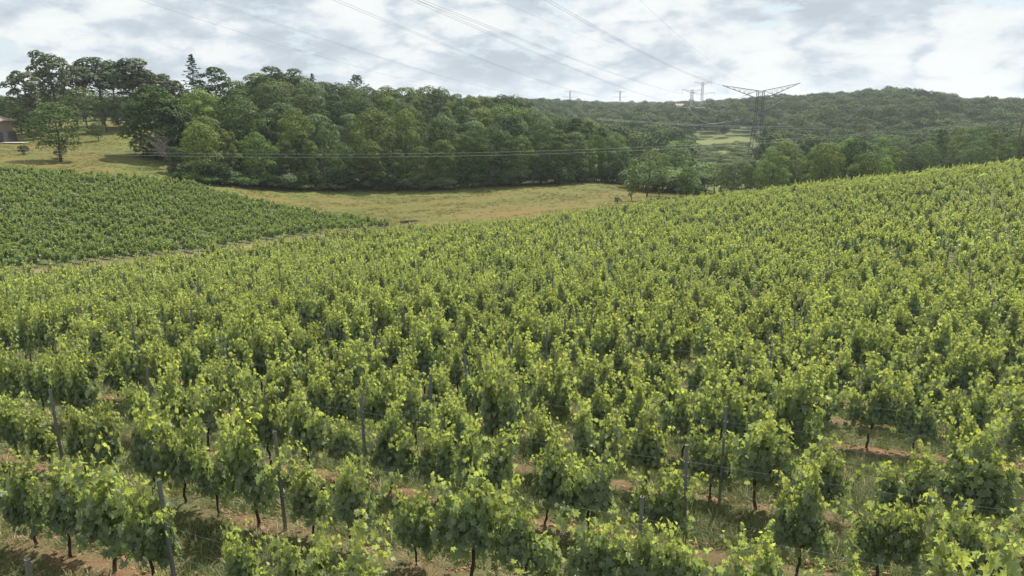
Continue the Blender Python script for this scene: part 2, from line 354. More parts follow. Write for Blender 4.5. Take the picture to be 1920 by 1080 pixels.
# ------------------------------------------------------------------ scattering of uncountable stuff
def scatter(name, pts, rot, scl, idx, protos, label=None):
    me = bpy.data.meshes.new(name); me.vertices.add(len(pts)); me.vertices.foreach_set('co', np.asarray(pts, np.float32).ravel())
    for nm, arr in (('rot', rot), ('scl', scl)):
        a = me.attributes.new(nm, 'FLOAT_VECTOR', 'POINT'); a.data.foreach_set('vector', np.asarray(arr, np.float32).ravel())
    a = me.attributes.new('idx', 'INT', 'POINT'); a.data.foreach_set('value', np.asarray(idx, np.int32))
    o = put(name, me, kind='stuff')
    if label: o['label'] = label
    pc = bpy.data.collections.new(name+'_kinds')
    for i, pm in enumerate(protos):
        po = bpy.data.objects.new('%s_kind_%02d' % (name, i), pm); pc.objects.link(po)
    ng = bpy.data.node_groups.new(name, 'GeometryNodeTree')
    ng.interface.new_socket('Geometry', in_out='INPUT', socket_type='NodeSocketGeometry')
    ng.interface.new_socket('Geometry', in_out='OUTPUT', socket_type='NodeSocketGeometry')
    gi = ng.nodes.new('NodeGroupInput'); go = ng.nodes.new('NodeGroupOutput')
    ip = ng.nodes.new('GeometryNodeInstanceOnPoints'); ci = ng.nodes.new('GeometryNodeCollectionInfo')
    ci.inputs[0].default_value = pc; ci.inputs['Separate Children'].default_value = True; ci.inputs['Reset Children'].default_value = True
    mp_ = ng.nodes.new('GeometryNodeMeshToPoints')
    def at_(nm, dt):
        n = ng.nodes.new('GeometryNodeInputNamedAttribute'); n.data_type = dt; n.inputs[0].default_value = nm; return n.outputs[0]
    er = ng.nodes.new('FunctionNodeEulerToRotation')
    K = ng.links.new
    K(gi.outputs[0], mp_.inputs[0]); K(mp_.outputs[0], ip.inputs['Points']); K(ci.outputs[0], ip.inputs['Instance'])
    ip.inputs['Pick Instance'].default_value = True; K(at_('idx', 'INT'), ip.inputs['Instance Index'])
    K(at_('rot', 'FLOAT_VECTOR'), er.inputs[0]); K(er.outputs[0], ip.inputs['Rotation']); K(at_('scl', 'FLOAT_VECTOR'), ip.inputs['Scale'])
    K(ip.outputs[0], go.inputs[0])
    md = o.modifiers.new('scatter', 'NODES'); md.node_group = ng
    return o

# ------------------------------------------------------------------ grapevines
_ang = [-90, -62, -38, -10, 12, 38, 62, 90, 118, 142, 168, 190, 218, 242]
_rad = [.10, .62, .50, .88, .56, .98, .66, 1.08, .66, .98, .56, .88, .50, .62]
LEAF_FULL = np.array([[.5*r*math.cos(R(a)), .5*r*math.sin(R(a))-.05, 0] for a, r in zip(_ang, _rad)])
LEAF_LOW = np.array([[0, -.35, 0], [.5, -.15, 0], [.36, .32, 0], [0, .52, 0], [-.36, .32, 0], [-.5, -.15, 0]])
def frames(nrm, tip):
    z = nrm/np.linalg.norm(nrm, axis=1, keepdims=True); y = tip-(tip*z).sum(1, keepdims=True)*z
    y /= np.linalg.norm(y, axis=1, keepdims=True)+1e-9; return np.cross(y, z), y, z
def leaves_mesh(name, pos, nrm, tip, size, age, full=True, r=None):
    r = r or np.random.default_rng(1); base = LEAF_FULL if full else LEAF_LOW; n = len(pos); k = len(base)
    X, Yv, Z = frames(nrm, tip)
    fold = r.uniform(.05, .55, n)*r.choice([1, 1, -.5], n); droop = r.uniform(0, .8, n)
    ctr = np.zeros((n, 1, 3)); loc = np.broadcast_to(base, (n, k, 3)).copy()
    loc[:, :, 2] = np.abs(loc[:, :, 0])*fold[:, None]-(loc[:, :, 1]**2)*droop[:, None]*np.sign(loc[:, :, 1]) + r.normal(0, .035, (n, k))
    loc = np.concatenate([ctr, loc], 1)*size[:, None, None]
    V = pos[:, None]+loc[..., :1]*X[:, None]+loc[..., 1:2]*Yv[:, None]+loc[..., 2:]*Z[:, None]
    off = np.arange(n)[:, None, None]*(k+1); a = np.arange(1, k+1); b = np.roll(a, -1)
    if full: tri = np.stack([np.zeros(k, int), a, b], 1); fc = (tri[None]+off).reshape(-1, 3)
    else: tri = np.array([[0, 1, 2, 3], [0, 3, 4, 5], [0, 5, 6, 1]]); tri = np.array([[0, 1, 2, 3], [0, 3, 4, 5]]); fc = (tri[None]+off).reshape(-1, 4)
    tint = np.repeat(np.stack([age, r.random(n), r.random(n)], 1), k+1, 0)
    return np_mesh(name, V.reshape(-1, 3), fc, tint)
def make_vine(seed, lod):
    """returns trunk mesh, cane mesh, foliage mesh; row along local X"""
    r = np.random.default_rng(100+seed); rr_ = random.Random(seed)
    hgt = r.uniform(.95, 1.5)
    tb = MB(); x, y = 0, 0; pts = [(0, 0, -.12)]; rad = [.035]
    for i in range(6):
        x += rr_.uniform(-.03, .03); y += rr_.uniform(-.02, .02); pts.append((x, y, .085*i+.02)); rad.append(.027-.001*i+rr_.uniform(-.003, .004))
    pts.append((x+.01, y, .53)); rad.append(.034)
    tb.tube(pts, rad, 7 if lod == 0 else 4)
    cb = MB(); ns = {0: 11, 1: 9, 2: 7}[lod]; P, Nn, T, S, A = [], [], [], [], []
    for sgn in (-1, 1):
        c = [(x, y, .51)]; 
        for i in range(1, 5): c.append((x+sgn*i*.1, y+rr_.uniform(-.02, .02), .55+.02*math.sin(i)+rr_.uniform(-.01, .02)))
        tb.tube(c, [.02, .014, .012, .010, .008], 5 if lod == 0 else 3)
    skew = rr_.uniform(-.3, .3)
    bnd = [(rr_.uniform(-.38, .38), rr_.uniform(.62, 1.05)) for _ in range(rr_.choice((2, 3, 3)))]; bnd[0] = (bnd[0][0], 1.03)
    trail = {0: 3, 1: 2, 2: 1}[lod]
    for s in range(ns+trail):
        tr_ = s >= ns; bx = (-.5+1.0*(min(s, ns-1)+.5)/ns)*.88+rr_.uniform(-.05, .05)
        if tr_: bx = rr_.uniform(-.3, .3)
        p = np.array([bx, rr_.uniform(-.04, .04), .55])
        gb = min(bnd, key=lambda q_: abs(q_[0]-bx)+rr_.uniform(0, .12)); ln = hgt*gb[1]*rr_.uniform(.62, 1.08)*(1-.35*abs(bx-gb[0]))
        lean = np.array([rr_.gauss(.05, .07)-(bx-gb[0])*.95, rr_.gauss(0, .10), 1.0]); side = rr_.choice((-1, 1))
        if tr_: lean = np.array([rr_.choice((-1, 1))*rr_.uniform(.35, .8), rr_.gauss(0, .12), 1.0]); ln = rr_.uniform(.85, 1.25)
        d = lean/np.linalg.norm(lean); path = [tuple(p)]; nstep = int(ln/.062); flop = tr_ or rr_.random() < .25
        for i in range(nstep):
            f = i/nstep
            d = d+np.array([rr_.gauss(0, .04), rr_.gauss(0, .04)+side*.006, 0]); 
            if i == 8 and not tr_: d[0] *= .4
            if f > .55: d[2] -= (.22 if flop and f > .7 else .02); d[1] += side*(.04 if flop else .005); d[0] += .03 if flop else 0
            d /= np.linalg.norm(d); p = p+d*.062; path.append(tuple(p))
            reps = {0: (4 if f < .35 else 3 if f < .75 else 2), 1: 2, 2: 1}[lod]
            if lod == 2 and f > .9: reps = 1
            for q in range(reps):
                az = rr_.uniform(0, 2*math.pi)
                out = np.array([math.cos(az)*.55, math.sin(az)*1.1, 0]); out /= np.linalg.norm(out)
                k_ = (1-f)**.55; 
                off = out*rr_.uniform(.03, .10)*(.5+.75*k_)*(1+.4*(q > 0)) + np.array([0, 0, rr_.uniform(-.08, .05)*(1 if f < .8 else .4)])
                P.append(p+off)
                Nn.append(out*rr_.uniform(.5, 1.2)+np.array([0, 0, rr_.uniform(.1, .8)])+r.normal(0, .22, 3))
                T.append(out*.4+np.array([0, 0, -.9])+r.normal(0, .3, 3))
                sz = rr_.uniform(.115, .17)*(1-.55*f**3)*{0: 1, 1: 1.15, 2: 1.75}[lod]; S.append(sz)
                A.append(min(1, max(0, (f-.40)*1.35+rr_.gauss(.08, .17))))
        if lod == 0: cb.tube(path[::3]+[path[-1]], [max(.0016, .005*(1-i/(len(path)/3+1))) for i in range(len(path[::3])+1)], 3, False)
    # skirt of mature leaves round the cordon that hides the wires
    for i in range({0: 80, 1: 40, 2: 16}[lod]):
        sd_ = rr_.choice((-1, 1)); P.append(np.array([rr_.uniform(-.48, .48), sd_*rr_.uniform(.04, .2), rr_.triangular(.30, 1.15, .55)]))
        Nn.append(np.array([rr_.gauss(0, .4), sd_*1.0, rr_.uniform(.2, .9)])); T.append(np.array([rr_.gauss(0, .3), sd_*.3, -1.0]))
        S.append(rr_.uniform(.13, .18)*{0: 1, 1: 1.15, 2: 1.6}[lod]); A.append(max(0, rr_.gauss(.03, .09)))
    P, Nn, T, S, A = map(np.array, (P, Nn, T, S, A))
    keep = np.ones(len(P), bool); big_i = []
    if lod == 0:     # the largest outer leaves stand on their own
        sc = np.abs(P[:, 1])*3+S*6+(A > .35)*.4+r.random(len(P))*.8; sc[P[:, 2] < .45] -= 1; big_i = np.argsort(-sc)[:26]
    fol = leaves_mesh('foliage', P[keep], Nn[keep], T[keep], S[keep], A[keep], lod < 2, r)
    return tb.mesh('trunk', True), (cb.mesh('shoots') if lod == 0 else None), fol, (P[big_i], Nn[big_i], T[big_i], S[big_i], A[big_i]) if lod == 0 else None
def join_meshes(name, parts):
    """one mesh from several, for the prototypes of scattered plants"""
    vs, polys, mats, tints, off = [], [], [], [], 0; slots = []
    for me, mat in parts:
        n = len(me.vertices); co = np.empty(n*3, np.float32); me.vertices.foreach_get('co', co); vs.append(co.reshape(-1, 3))
        if mat not in slots: slots.append(mat)
        for p in me.polygons: polys.append([off+i for i in p.vertices]); mats.append(slots.index(mat))
        t = np.zeros(n*3, np.float32)
        if 'tint' in me.attributes: me.attributes['tint'].data.foreach_get('vector', t)
        tints.append(t.reshape(-1, 3)); off += n
    me = bpy.data.meshes.new(name); me.from_pydata(np.concatenate(vs).tolist(), [], polys); me.update()
    for m_ in slots: me.materials.append(m_)
    me.polygons.foreach_set('material_index', mats)
    a = me.attributes.new('tint', 'FLOAT_VECTOR', 'POINT'); a.data.foreach_set('vector', np.concatenate(tints).ravel())
    return me
NV = 14
vines0 = [make_vine(i, 0) for i in range(NV)]
vine_protos = []
for tm, cm, fm, bigl in vines0:
    tm.materials.append(M['vine_wood']); cm.materials.append(M['shoot']); fm.materials.append(M['vine_leaf'])
mid_p = []; low_p = []; dark_p = []
for i in range(10):
    tm, _, fm, _ = make_vine(40+i, 1); mid_p.append(join_meshes('vine_mid', [(tm, M['vine_wood']), (fm, M['vine_leaf'])]))
for i in range(8):
    tm, _, fm, _ = make_vine(60+i, 2); low_p.append(join_meshes('vine_low', [(tm, M['vine_wood']), (fm, M['vine_leaf'])]))
    dark_p.append(join_meshes('vine_dark', [(tm, M['vine_wood']), (fm, M['vine_leaf_dark'])]))
leaf_objs = []
for i in range(5):
    r_ = np.random.default_rng(i); me = leaves_mesh('leaf', np.zeros((1, 3)), np.array([[0, 0, 1.]]), np.array([[0, 1., 0]]), np.array([1.]), np.array([[0., .15, .35, .6, .9][i]]), True, r_)
    me.materials.append(M['vine_leaf']); leaf_objs.append(me)

ORD = ['zeroth', 'first', 'second', 'third', 'fourth', 'fifth', 'sixth', 'seventh', 'eighth', 'ninth', 'tenth', 'eleventh', 'twelfth', 'thirteenth', 'fourteenth', 'fifteenth', 'sixteenth', 'seventeenth', 'eighteenth', 'nineteenth']
TENS = {20: 'twenty', 30: 'thirty', 40: 'forty', 50: 'fifty', 60: 'sixty', 70: 'seventy', 80: 'eighty', 90: 'ninety'}
TENTH = {20: 'twentieth', 30: 'thirtieth', 40: 'fortieth', 50: 'fiftieth', 60: 'sixtieth', 70: 'seventieth', 80: 'eightieth', 90: 'ninetieth'}
def ordinal(n):
    if n < 20: return ORD[n]
    t = n//10*10; return TENTH[t] if n == t else TENS[t]+'-'+ORD[n-t]

# rows of the near vineyard
VX, VY, VK = [], [], []
for k in range(-9, 90):
    n0 = ROW_0+k*ROW_S
    ts = np.arange(-190, 190, VS)+(k % 5)*.19
    x = n0*ROW_N[0]+ts*ROW_T[0]; y = n0*ROW_N[1]+ts*ROW_T[1]
    VX.append(x); VY.append(y); VK.append(np.full(len(x), k))
VX, VY, VK = map(np.concatenate, (VX, VY, VK))
VX = VX+rng.normal(0, .06, len(VX)); VY = VY+rng.normal(0, .03, len(VY))
ok = inpoly(VX, VY, NEAR) & (rng.random(len(VX)) > .05+.10*(vnoise(VX/3, VY/3) > .22)) & (np.hypot(VX, VY) > 1.2)
ang = np.abs(np.arctan2(VX, VY)); ok &= (ang < R(52)) | (np.hypot(VX, VY) < 22)
VX, VY, VK = VX[ok], VY[ok], VK[ok]; VZ = gh(VX, VY)
px, py, dd = proj(VX, VY, VZ+.9); dep = np.hypot(VX, VY)
vis = (dd > 2) & (px > -10) & (px < 1930) & (py < 1110)
order = np.argsort(np.where(vis, dep, 1e9))[:300]
indiv = np.zeros(len(VX), bool); indiv[order] = True
first_row = VK[order].min(); cnt = 0
LOOKS = ['leafy', 'bushy', 'slender', 'pointed', 'spreading', 'dense', 'loose']
for k in sorted(set(VK[order])):
    ids = [i for i in np.where(indiv & (VK == k))[0]]; ids.sort(key=lambda i: px[i])
    for q, i in enumerate(ids):
        j = rnd.randrange(NV); tm, cm, fm, bigl = vines0[j]; s = rnd.choice((.82, .95, 1, 1.05, 1.1))*rnd.uniform(.94, 1.08)
        rownm = 'front row' if k == first_row else ordinal(k-first_row+1)+' row from the front'
        o = empty('grapevine', (VX[i], VY[i], VZ[i]-.02), RA+rnd.choice((0, math.pi))+rnd.gauss(0, .12))
        o['category'] = 'grapevine'; o['group'] = 'grapevines standing in rows in the near vineyard'
        o['label'] = 'green grapevine, %s from the photo\'s left in the %s' % (ordinal(q+1), rownm)
        o.scale = (s*rnd.uniform(.8, 1.02), s*.95, s*rnd.uniform(1.0, 1.22)); o.rotation_euler[0] = rnd.gauss(0, .05); o.rotation_euler[1] = rnd.gauss(0, .07)
        put('trunk', tm, parent=o); put('shoots', cm, parent=o); put('foliage', fm, parent=o, kind='stuff')
        if dep[i] < 12.6 and 20 < px[i] < 1900:
            lp, ln_, lt, ls, la = bigl; Xa, Ya, Za = frames(ln_, lt)
            for q2 in range(len(lp)):
                lm = leaf_objs[min(4, int(la[q2]*5))]; lo = put('leaf', lm, parent=o); 
                outw = lp[q2]+np.array([0, math.copysign(.025, lp[q2][1]), .01])
                lo.matrix_local = Matrix(((Xa[q2][0], Ya[q2][0], Za[q2][0], outw[0]), (Xa[q2][1], Ya[q2][1], Za[q2][1], outw[1]), (Xa[q2][2], Ya[q2][2], Za[q2][2], outw[2]), (0, 0, 0, 1))) @ Matrix.Scale(ls[q2]*1.05, 4)
rest = ~indiv
def vine_scatter(name, sel, protos, label, zs=1.0):
    n = sel.sum(); rz = RA+rng.integers(0, 2, n)*math.pi+rng.normal(0, .15, n)
    s = rng.uniform(.8, 1.15, n)
    scatter(name, np.stack([VX[sel], VY[sel], VZ[sel]-.03], 1), np.stack([rng.normal(0, .05, n), rng.normal(0, .06, n), rz], 1),
            np.stack([s*rng.uniform(.78, 1.08, n), s*.98, s*rng.uniform(.85, 1.2, n)*zs], 1), rng.integers(0, len(protos), n), protos, label)
vine_scatter('vines_in_mid_field', rest & (dep < 48), mid_p, 'green grapevines filling the middle of the near vineyard')
vine_scatter('vines_up_the_slope', rest & (dep >= 48), low_p, 'distant grapevines covering the near vineyard up to its crest')

# the darker vineyard across the track
dt_ = np.array(at(400, 468))-np.array(at(200, 494)); dt_ /= np.linalg.norm(dt_); dn_ = np.array([-dt_[1], dt_[0]])
a_, b_ = np.meshgrid(np.arange(-160, 160, 1.9), np.arange(-90, 160, 1.0)); o0 = np.array(at(200, 494))
DX = o0[0]+a_.ravel()*dt_[0]+b_.ravel()*dn_[0]; DY = o0[1]+a_.ravel()*dt_[1]+b_.ravel()*dn_[1]
DX = DX+rng.normal(0, .06, len(DX)); DY = DY+rng.normal(0, .08, len(DY))
ok = inpoly(DX, DY, DARK) & (rng.random(len(DX)) > .03) & (np.arctan2(-DX, DY) < R(56)); DX, DY = DX[ok], DY[ok]; n = len(DX); s = rng.uniform(.9, 1.15, n)
rzd = math.atan2(dn_[1], dn_[0])
scatter('vines_across_the_track', np.stack([DX, DY, gh(DX, DY)-.03], 1), np.stack([rng.normal(0, .05, n), rng.normal(0, .05, n), rzd+rng.normal(0, .15, n)], 1),
        np.stack([s*1.05, s*1.15, s*rng.uniform(.78, 1.02, n)], 1), rng.integers(0, len(dark_p), n), dark_p, 'darker green grapevines on the far left slope across the sandy track')

# trellis posts and wires
def post_mesh():
    b = MB(); h = 1.80
    b.box((0, -.021, h/2-.15), (.038, .005, h+.3)); b.box((-.0165, .002, h/2-.15), (.005, .041, h+.3)); b.box((.0165, .002, h/2-.15), (.005, .041, h+.3))
    return b.mesh('vineyard_post')
def hook_mesh():
    b = MB()
    for z in (.66, 1.1, 1.3, 1.52): b.box((0, -.031, z), (.016, .012, .03)); b.box((.028, 0, z), (.012, .014, .02)); b.box((-.028, 0, z), (.012, .014, .02))
    return b.mesh('wire_hooks')
pm, hm = post_mesh(), hook_mesh(); pm.materials.append(M['steel']); hm.materials.append(M['steel'])
posts = []
for k in range(-6, 80):
    n0 = ROW_0+k*ROW_S
    for q in range(-30, 31):
        t0 = P_0+PS*q+((k*37) % 7-3)*.06+.0*k
        posts.append((n0*ROW_N[0]+t0*ROW_T[0], n0*ROW_N[1]+t0*ROW_T[1], k))
pa = np.array(posts); okp = inpoly(pa[:, 0], pa[:, 1], NEAR) & (np.hypot(pa[:, 0], pa[:, 1]) > 2); pa = pa[okp]
pz = gh(pa[:, 0], pa[:, 1]); ppx, ppy, pd = proj(pa[:, 0], pa[:, 1], pz+1.4); pdep = np.hypot(pa[:, 0], pa[:, 1])
pv = (pd > 2) & (ppx > 0) & (ppx < 1920) & (ppy < 1085) & (pdep < 56)
for k in sorted(set(pa[pv][:, 2])):
    ids = sorted(np.where(pv & (pa[:, 2] == k))[0], key=lambda i: ppx[i])
    for q, i in enumerate(ids):
        o = empty('vineyard_post', (pa[i, 0], pa[i, 1], pz[i]), RA+rnd.gauss(0, .1))
        o.rotation_euler[0] = rnd.gauss(0, .02); o.rotation_euler[1] = rnd.gauss(-.01, .02); o['category'] = 'post'; o['group'] = 'grey steel posts along the vine rows'
        rownm = 'front vine row' if k == first_row else ordinal(int(k-first_row)+1)+' vine row from the front'
        o['label'] = 'grey steel trellis post, %s from left in the %s' % (ordinal(q+1), rownm)
        put('stake', pm, parent=o)
        if pdep[i] < 25: put('wire_hooks', hm, parent=o)
far_p = (~pv) & (pdep < 110) & ((np.abs(np.arctan2(pa[:, 0], pa[:, 1])) < R(45)) | (pdep < 15)); n = far_p.sum()
scatter('posts_up_the_slope', np.stack([pa[far_p, 0], pa[far_p, 1], pz[far_p]], 1), np.stack([rng.normal(0, .03, n), rng.normal(0, .03, n), np.full(n, RA)], 1), np.ones((n, 3)), np.zeros(n, int), [pm], 'grey steel posts between the distant vines')
for k in range(-2, 15):
    for wi, (wz, nm) in enumerate(((.67, 'lowest'), (1.11, 'middle'), (1.53, 'top'))):
        b = MB(); pts = []; n0 = ROW_0+k*ROW_S
        for q in range(-9, 12):
            for h_ in (0, .5):
                t0 = P_0+PS*(q+h_)+((k*37) % 7-3)*.06; x = n0*ROW_N[0]+t0*ROW_T[0]-ROW_N[0]*.026; y = n0*ROW_N[1]+t0*ROW_T[1]-ROW_N[1]*.026
                if y < -3: continue
                z = g1(x, y)+wz-(.05 if h_ else 0); pts.append((x, y, z))
        b.tube(pts, .0013, 4, False)
        kk = k-int(first_row)+1
        if kk < 1: continue
        put('trellis_wire', b.mesh('trellis_wire'), M['wire'], category='wire', group='trellis wires along the vine rows',
            label='%s thin steel trellis wire of the %s' % (nm, 'front vine row' if kk == 1 else ordinal(kk)+' vine row from the front'))

# ------------------------------------------------------------------ grass, straw and clods between the rows
def tuft(seed, n, h, spread, w, lean=.5, dry=0.2):
    r = np.random.default_rng(seed); V, Fc, T = [], [], []
    for i in range(n):
        a = r.uniform(0, 2*math.pi); rad = spread*math.sqrt(r.random()); bx, by = rad*math.cos(a), rad*math.sin(a)
        d = np.array([math.cos(a), math.sin(a), 0])*lean*r.uniform(.3, 1.4); hh = h*r.uniform(.5, 1.2); ww = w*r.uniform(.7, 1.3)
        sdv = np.array([-math.sin(a), math.cos(a), 0])*ww/2; b0 = np.array([bx, by, -.01]); m_ = b0+d*hh*.35+np.array([0, 0, hh*.6]); t_ = b0+d*hh*1.0+np.array([0, 0, hh*.95])
        o = len(V); V += [b0-sdv, b0+sdv, m_+sdv*.7, m_-sdv*.7, t_]; Fc += [(o, o+1, o+2), (o, o+2, o+3), (o+3, o+2, o+4)]
        c = [1.0 if r.random() < dry else r.uniform(0, .4), r.random(), 0]; T += [c]*5
    return np_mesh('tuft', np.array(V), np.array(Fc), np.array(T))
gp = [tuft(i, 24, .085, .13, .011, 1.0, .25) for i in range(4)]+[tuft(9, 9, .30, .06, .007, .5, .6)]
sp_ = [tuft(20+i, 14, .10, .15, .007, 2.2, 1.0) for i in range(3)]
for m_ in gp: m_.materials.append(M['grass'])
for m_ in sp_: m_.materials.append(M['straw'])
wp = [tuft(50+i, 16, .32, .35, .035, .7, .35+.2*i) for i in range(3)]
M['meadow_grass'] = leaf_mat('meadow_grass', (.095, .115, .028), (.16, .138, .048), (1.4, 1.4, .8), .3, .7, .2, .3)
for m_ in wp: m_.materials.append(M['meadow_grass'])
n = 70000; x = rng.uniform(-110, 75, n); y = rng.uniform(95, 200, n)
k_ = ~inpoly(x, y, NEAR) & ~inpoly(x, y, DARK) & ~inpoly(x, y, WOOD) & (rng.random(n) < np.clip(.35+1.1*vnoise(x/6, y/4)+.6*vnoise(x/1.6, y/1.2), .05, 1)); x, y = x[k_], y[k_]; n = len(x); s = rng.uniform(.4, 1.3, n)
scatter('meadow_weeds', np.stack([x, y, gh(x, y)+.15*vnoise(x/7, y/7)], 1), np.stack([np.zeros(n), np.zeros(n), rng.uniform(0, 6.28, n)], 1), np.stack([s, s, s*.6], 1), np.clip(((vnoise(x/9, y/6)+.5+rng.normal(0, .3, n))*3).astype(int), 0, 2), wp, 'rough tufts of grass and dry weeds in the meadow and lawn')
def clod(seed):
    r = random.Random(seed); b = MB(); pts = []
    import bmesh
    bm = bmesh.new(); bmesh.ops.create_icosphere(bm, subdivisions=1, radius=1)
    for v in bm.verts: v.co *= r.uniform(.7, 1.15); v.co.z *= .6
    me = bpy.data.meshes.new('clod'); bm.to_mesh(me); bm.free(); me.materials.append(M['clod']); return me
cp_ = [clod(i) for i in range(5)]
def area_pts(n, rmax, half=42):
    r_ = 5.5+(rmax-5.5)*rng.random(n)**.75; a = R(half)*(2*rng.random(n)-1); return r_*np.sin(a), r_*np.cos(a)
def rowdist(x, y): return np.abs(((x*ROW_N[0]+y*ROW_N[1]-ROW_0)/ROW_S+.5) % 1-.5)*ROW_S
x, y = area_pts(150000, 42); rd = rowdist(x, y); patch = vnoise(x*.8, y*.8)
k_ = (rd+.7*patch > .24) & (rng.random(len(x)) < .9) & (patch+.5*vnoise(x*3, y*3) > -.32); k_ |= rng.random(len(x)) < .12; x, y = x[k_], y[k_]; n = len(x); s = rng.uniform(.5, 1.35, n)
scatter('grass_between_rows', np.stack([x, y, gh(x, y)+.0], 1), np.stack([np.zeros(n), np.zeros(n), rng.uniform(0, 6.28, n)], 1), np.stack([s, s, s], 1), np.where(rng.random(n) < .06, 4, rng.integers(0, 4, n)), gp, 'short patchy grass growing between the vine rows')
x, y = area_pts(9000, 32); k_ = rng.random(len(x)) < .8; x, y = x[k_], y[k_]; n = len(x); s = rng.uniform(.5, 1.2, n)
scatter('dry_straw', np.stack([x, y, gh(x, y)+.02], 1), np.stack([rng.normal(0, .2, n), rng.normal(0, .2, n), rng.uniform(0, 6.28, n)], 1), np.stack([s, s, s], 1), rng.integers(0, 3, n), sp_, 'dry straw lying on the soil under the vines')
x, y = area_pts(60000, 30); k_ = rowdist(x, y) < .42+.3*vnoise(x, y); x, y = x[k_], y[k_]; n = len(x); s = rng.uniform(.006, .03, n)*(1+rng.random(n)**6*1.5)
scatter('soil_clods', np.stack([x, y, gh(x, y)+.03], 1), np.stack([rng.uniform(0, 6, n), rng.uniform(0, .4, n), rng.uniform(0, 6.28, n)], 1), np.stack([s, s, s], 1), rng.integers(0, 5, n), cp_, 'crumbly reddish soil clods in strips under the vines')

# ------------------------------------------------------------------ trees
def crown_mesh(name, lobes, nleaf, ls, seed, up=.75, flat=1.0, age_top=True):
    """leaf-sized faces spread through a crown of overlapping lobes (x, y, z, rx, rz)"""
    r = np.random.default_rng(seed); lobes = np.array(lobes, float)
    w = lobes[:, 3]**2; idx = r.choice(len(lobes), nleaf*2, p=w/w.sum())
    d = r.normal(0, 1, (nleaf*2, 3)); d /= np.linalg.norm(d, axis=1, keepdims=True); d[:, 2] = np.where(d[:, 2] < -.3, -d[:, 2]*.7, d[:, 2])
    rad = r.uniform(.84, 1.04, nleaf*2)+np.abs(r.normal(0, .06, nleaf*2)); lb = lobes[idx]
    P = lb[:, :3]+d*rad[:, None]*np.stack([lb[:, 3], lb[:, 3], lb[:, 4]], 1)
    ins = np.zeros(len(P), int)
    for l in lobes:
        q = ((P[:, 0]-l[0])/l[3])**2+((P[:, 1]-l[1])/l[3])**2+((P[:, 2]-l[2])/l[4])**2; ins += q < .60
    P, d, idx = P[ins == 0][:nleaf], d[ins == 0][:nleaf], idx[ins == 0][:nleaf]; n = len(P)
    nr = d*1.0+r.normal(0, .33, (n, 3))+np.array([0, 0, up]); tp = r.normal(0, 1, (n, 3))
    X, Yv, Z = frames(nr, tp); sz = ls*r.uniform(.55, 1.35, n)
    base = np.array([[-.5, 0, 0], [-.1, -.32, .05], [.5, 0, -.05], [.05, .36, .06]])
    V = P[:, None]+(base[None, :, :1]*X[:, None]+base[None, :, 1:2]*Yv[:, None]*1.25+base[None, :, 2:]*Z[:, None])*sz[:, None, None]
    lobe_r = r.random(len(lobes)); tint = np.stack([np.clip(.1+.55*lobe_r[idx]+r.normal(0, .18, n), 0, 1), np.clip(.4*lobe_r[idx]+.6*r.random(n), 0, 1), r.random(n)], 1)
    return np_mesh(name, V.reshape(-1, 3), np.arange(n*4).reshape(-1, 4), np.repeat(tint, 4, 0))
def broadleaf(seed, nleaf, ls, shape='round', low=.12, nl=36):
    """unit tree: 1 m tall, to be scaled"""
    r = random.Random(seed); lobes = []
    w = {'round': .40, 'tall': .27, 'wide': .50, 'open': .36}[shape]
    for i in range(nl):
        f = (i+.5)/nl; z = low+(.93-low)*f**.85; t = (z-low)/(.95-low); rr_ = w*math.sin(math.pi*min(1, max(.12, .12+.80*t)))**.7
        if t > .8: rr_ *= (1-t)/.2*.8+.25
        a = i*2.4+r.uniform(-.6, .6); q = rr_*r.uniform(.55, .86); lr = w*r.uniform(.20, .40)
        lobes.append((q*math.cos(a), q*math.sin(a), min(z, 1-lr*.75), lr, lr*r.uniform(.5, .78)))
    lobes.append((0, 0, .5*(1+low), w*.55, .30)); 
    cm = crown_mesh('crown', lobes, nleaf, ls, seed)
    tb = MB(); tb.tube([(0, 0, -.04), (.004, .003, .15), (r.uniform(-.02, .02), r.uniform(-.02, .02), .45), (r.uniform(-.03, .03), 0, .8)], [.022, .016, .011, .003], 7)
    for i in range(9):
        l = lobes[r.randrange(nl)]; z0 = max(.12, l[2]-.22); tb.tube([(0, 0, z0), (l[0]*.5, l[1]*.5, (z0+l[2])/2), (l[0], l[1], l[2])], [.007, .005, .002], 4, False)
    return tb.mesh('trunk', True), cm
def umbrella_pine(seed, nleaf=2600, ls=.03, start=.55, lean=.06, w=.22):
    r = random.Random(seed); lobes = []; tb = MB(); a0 = r.uniform(0, 6.28); tx, ty = lean*math.cos(a0), lean*math.sin(a0)
    tb.tube([(0, 0, -.04), (tx*.2, ty*.2, .25), (tx*.6, ty*.6, .55), (tx, ty, .93)], [.017, .014, .010, .004], 7)
    for i in range(24):
        f = (i+.5)/24; z = start+(.96-start)*f; q = w*(.35+.65*math.sin(math.pi*(.25+.7*f)))*r.uniform(.5, 1.0); a = i*2.4+r.uniform(-.5, .5)
        lr = w*r.uniform(.26, .48); cx_, cy_ = tx*f+q*math.cos(a), ty*f+q*math.sin(a)
        lobes.append((cx_, cy_, min(z, .99-lr*.45), lr, lr*.85)); tb.tube([(tx*z*.8, ty*z*.8, z-.07), (cx_, cy_, z-.01)], [.005, .002], 4, False)
    for i in range(4):
        z = start*r.uniform(.7, 1); a = r.uniform(0, 6.28); tb.tube([(tx*z, ty*z, z), (.12*math.cos(a), .12*math.sin(a), z+.02)], [.003, .001], 4, False)
    return tb.mesh('trunk', True), crown_mesh('crown', lobes, nleaf, ls, seed+50, .5)
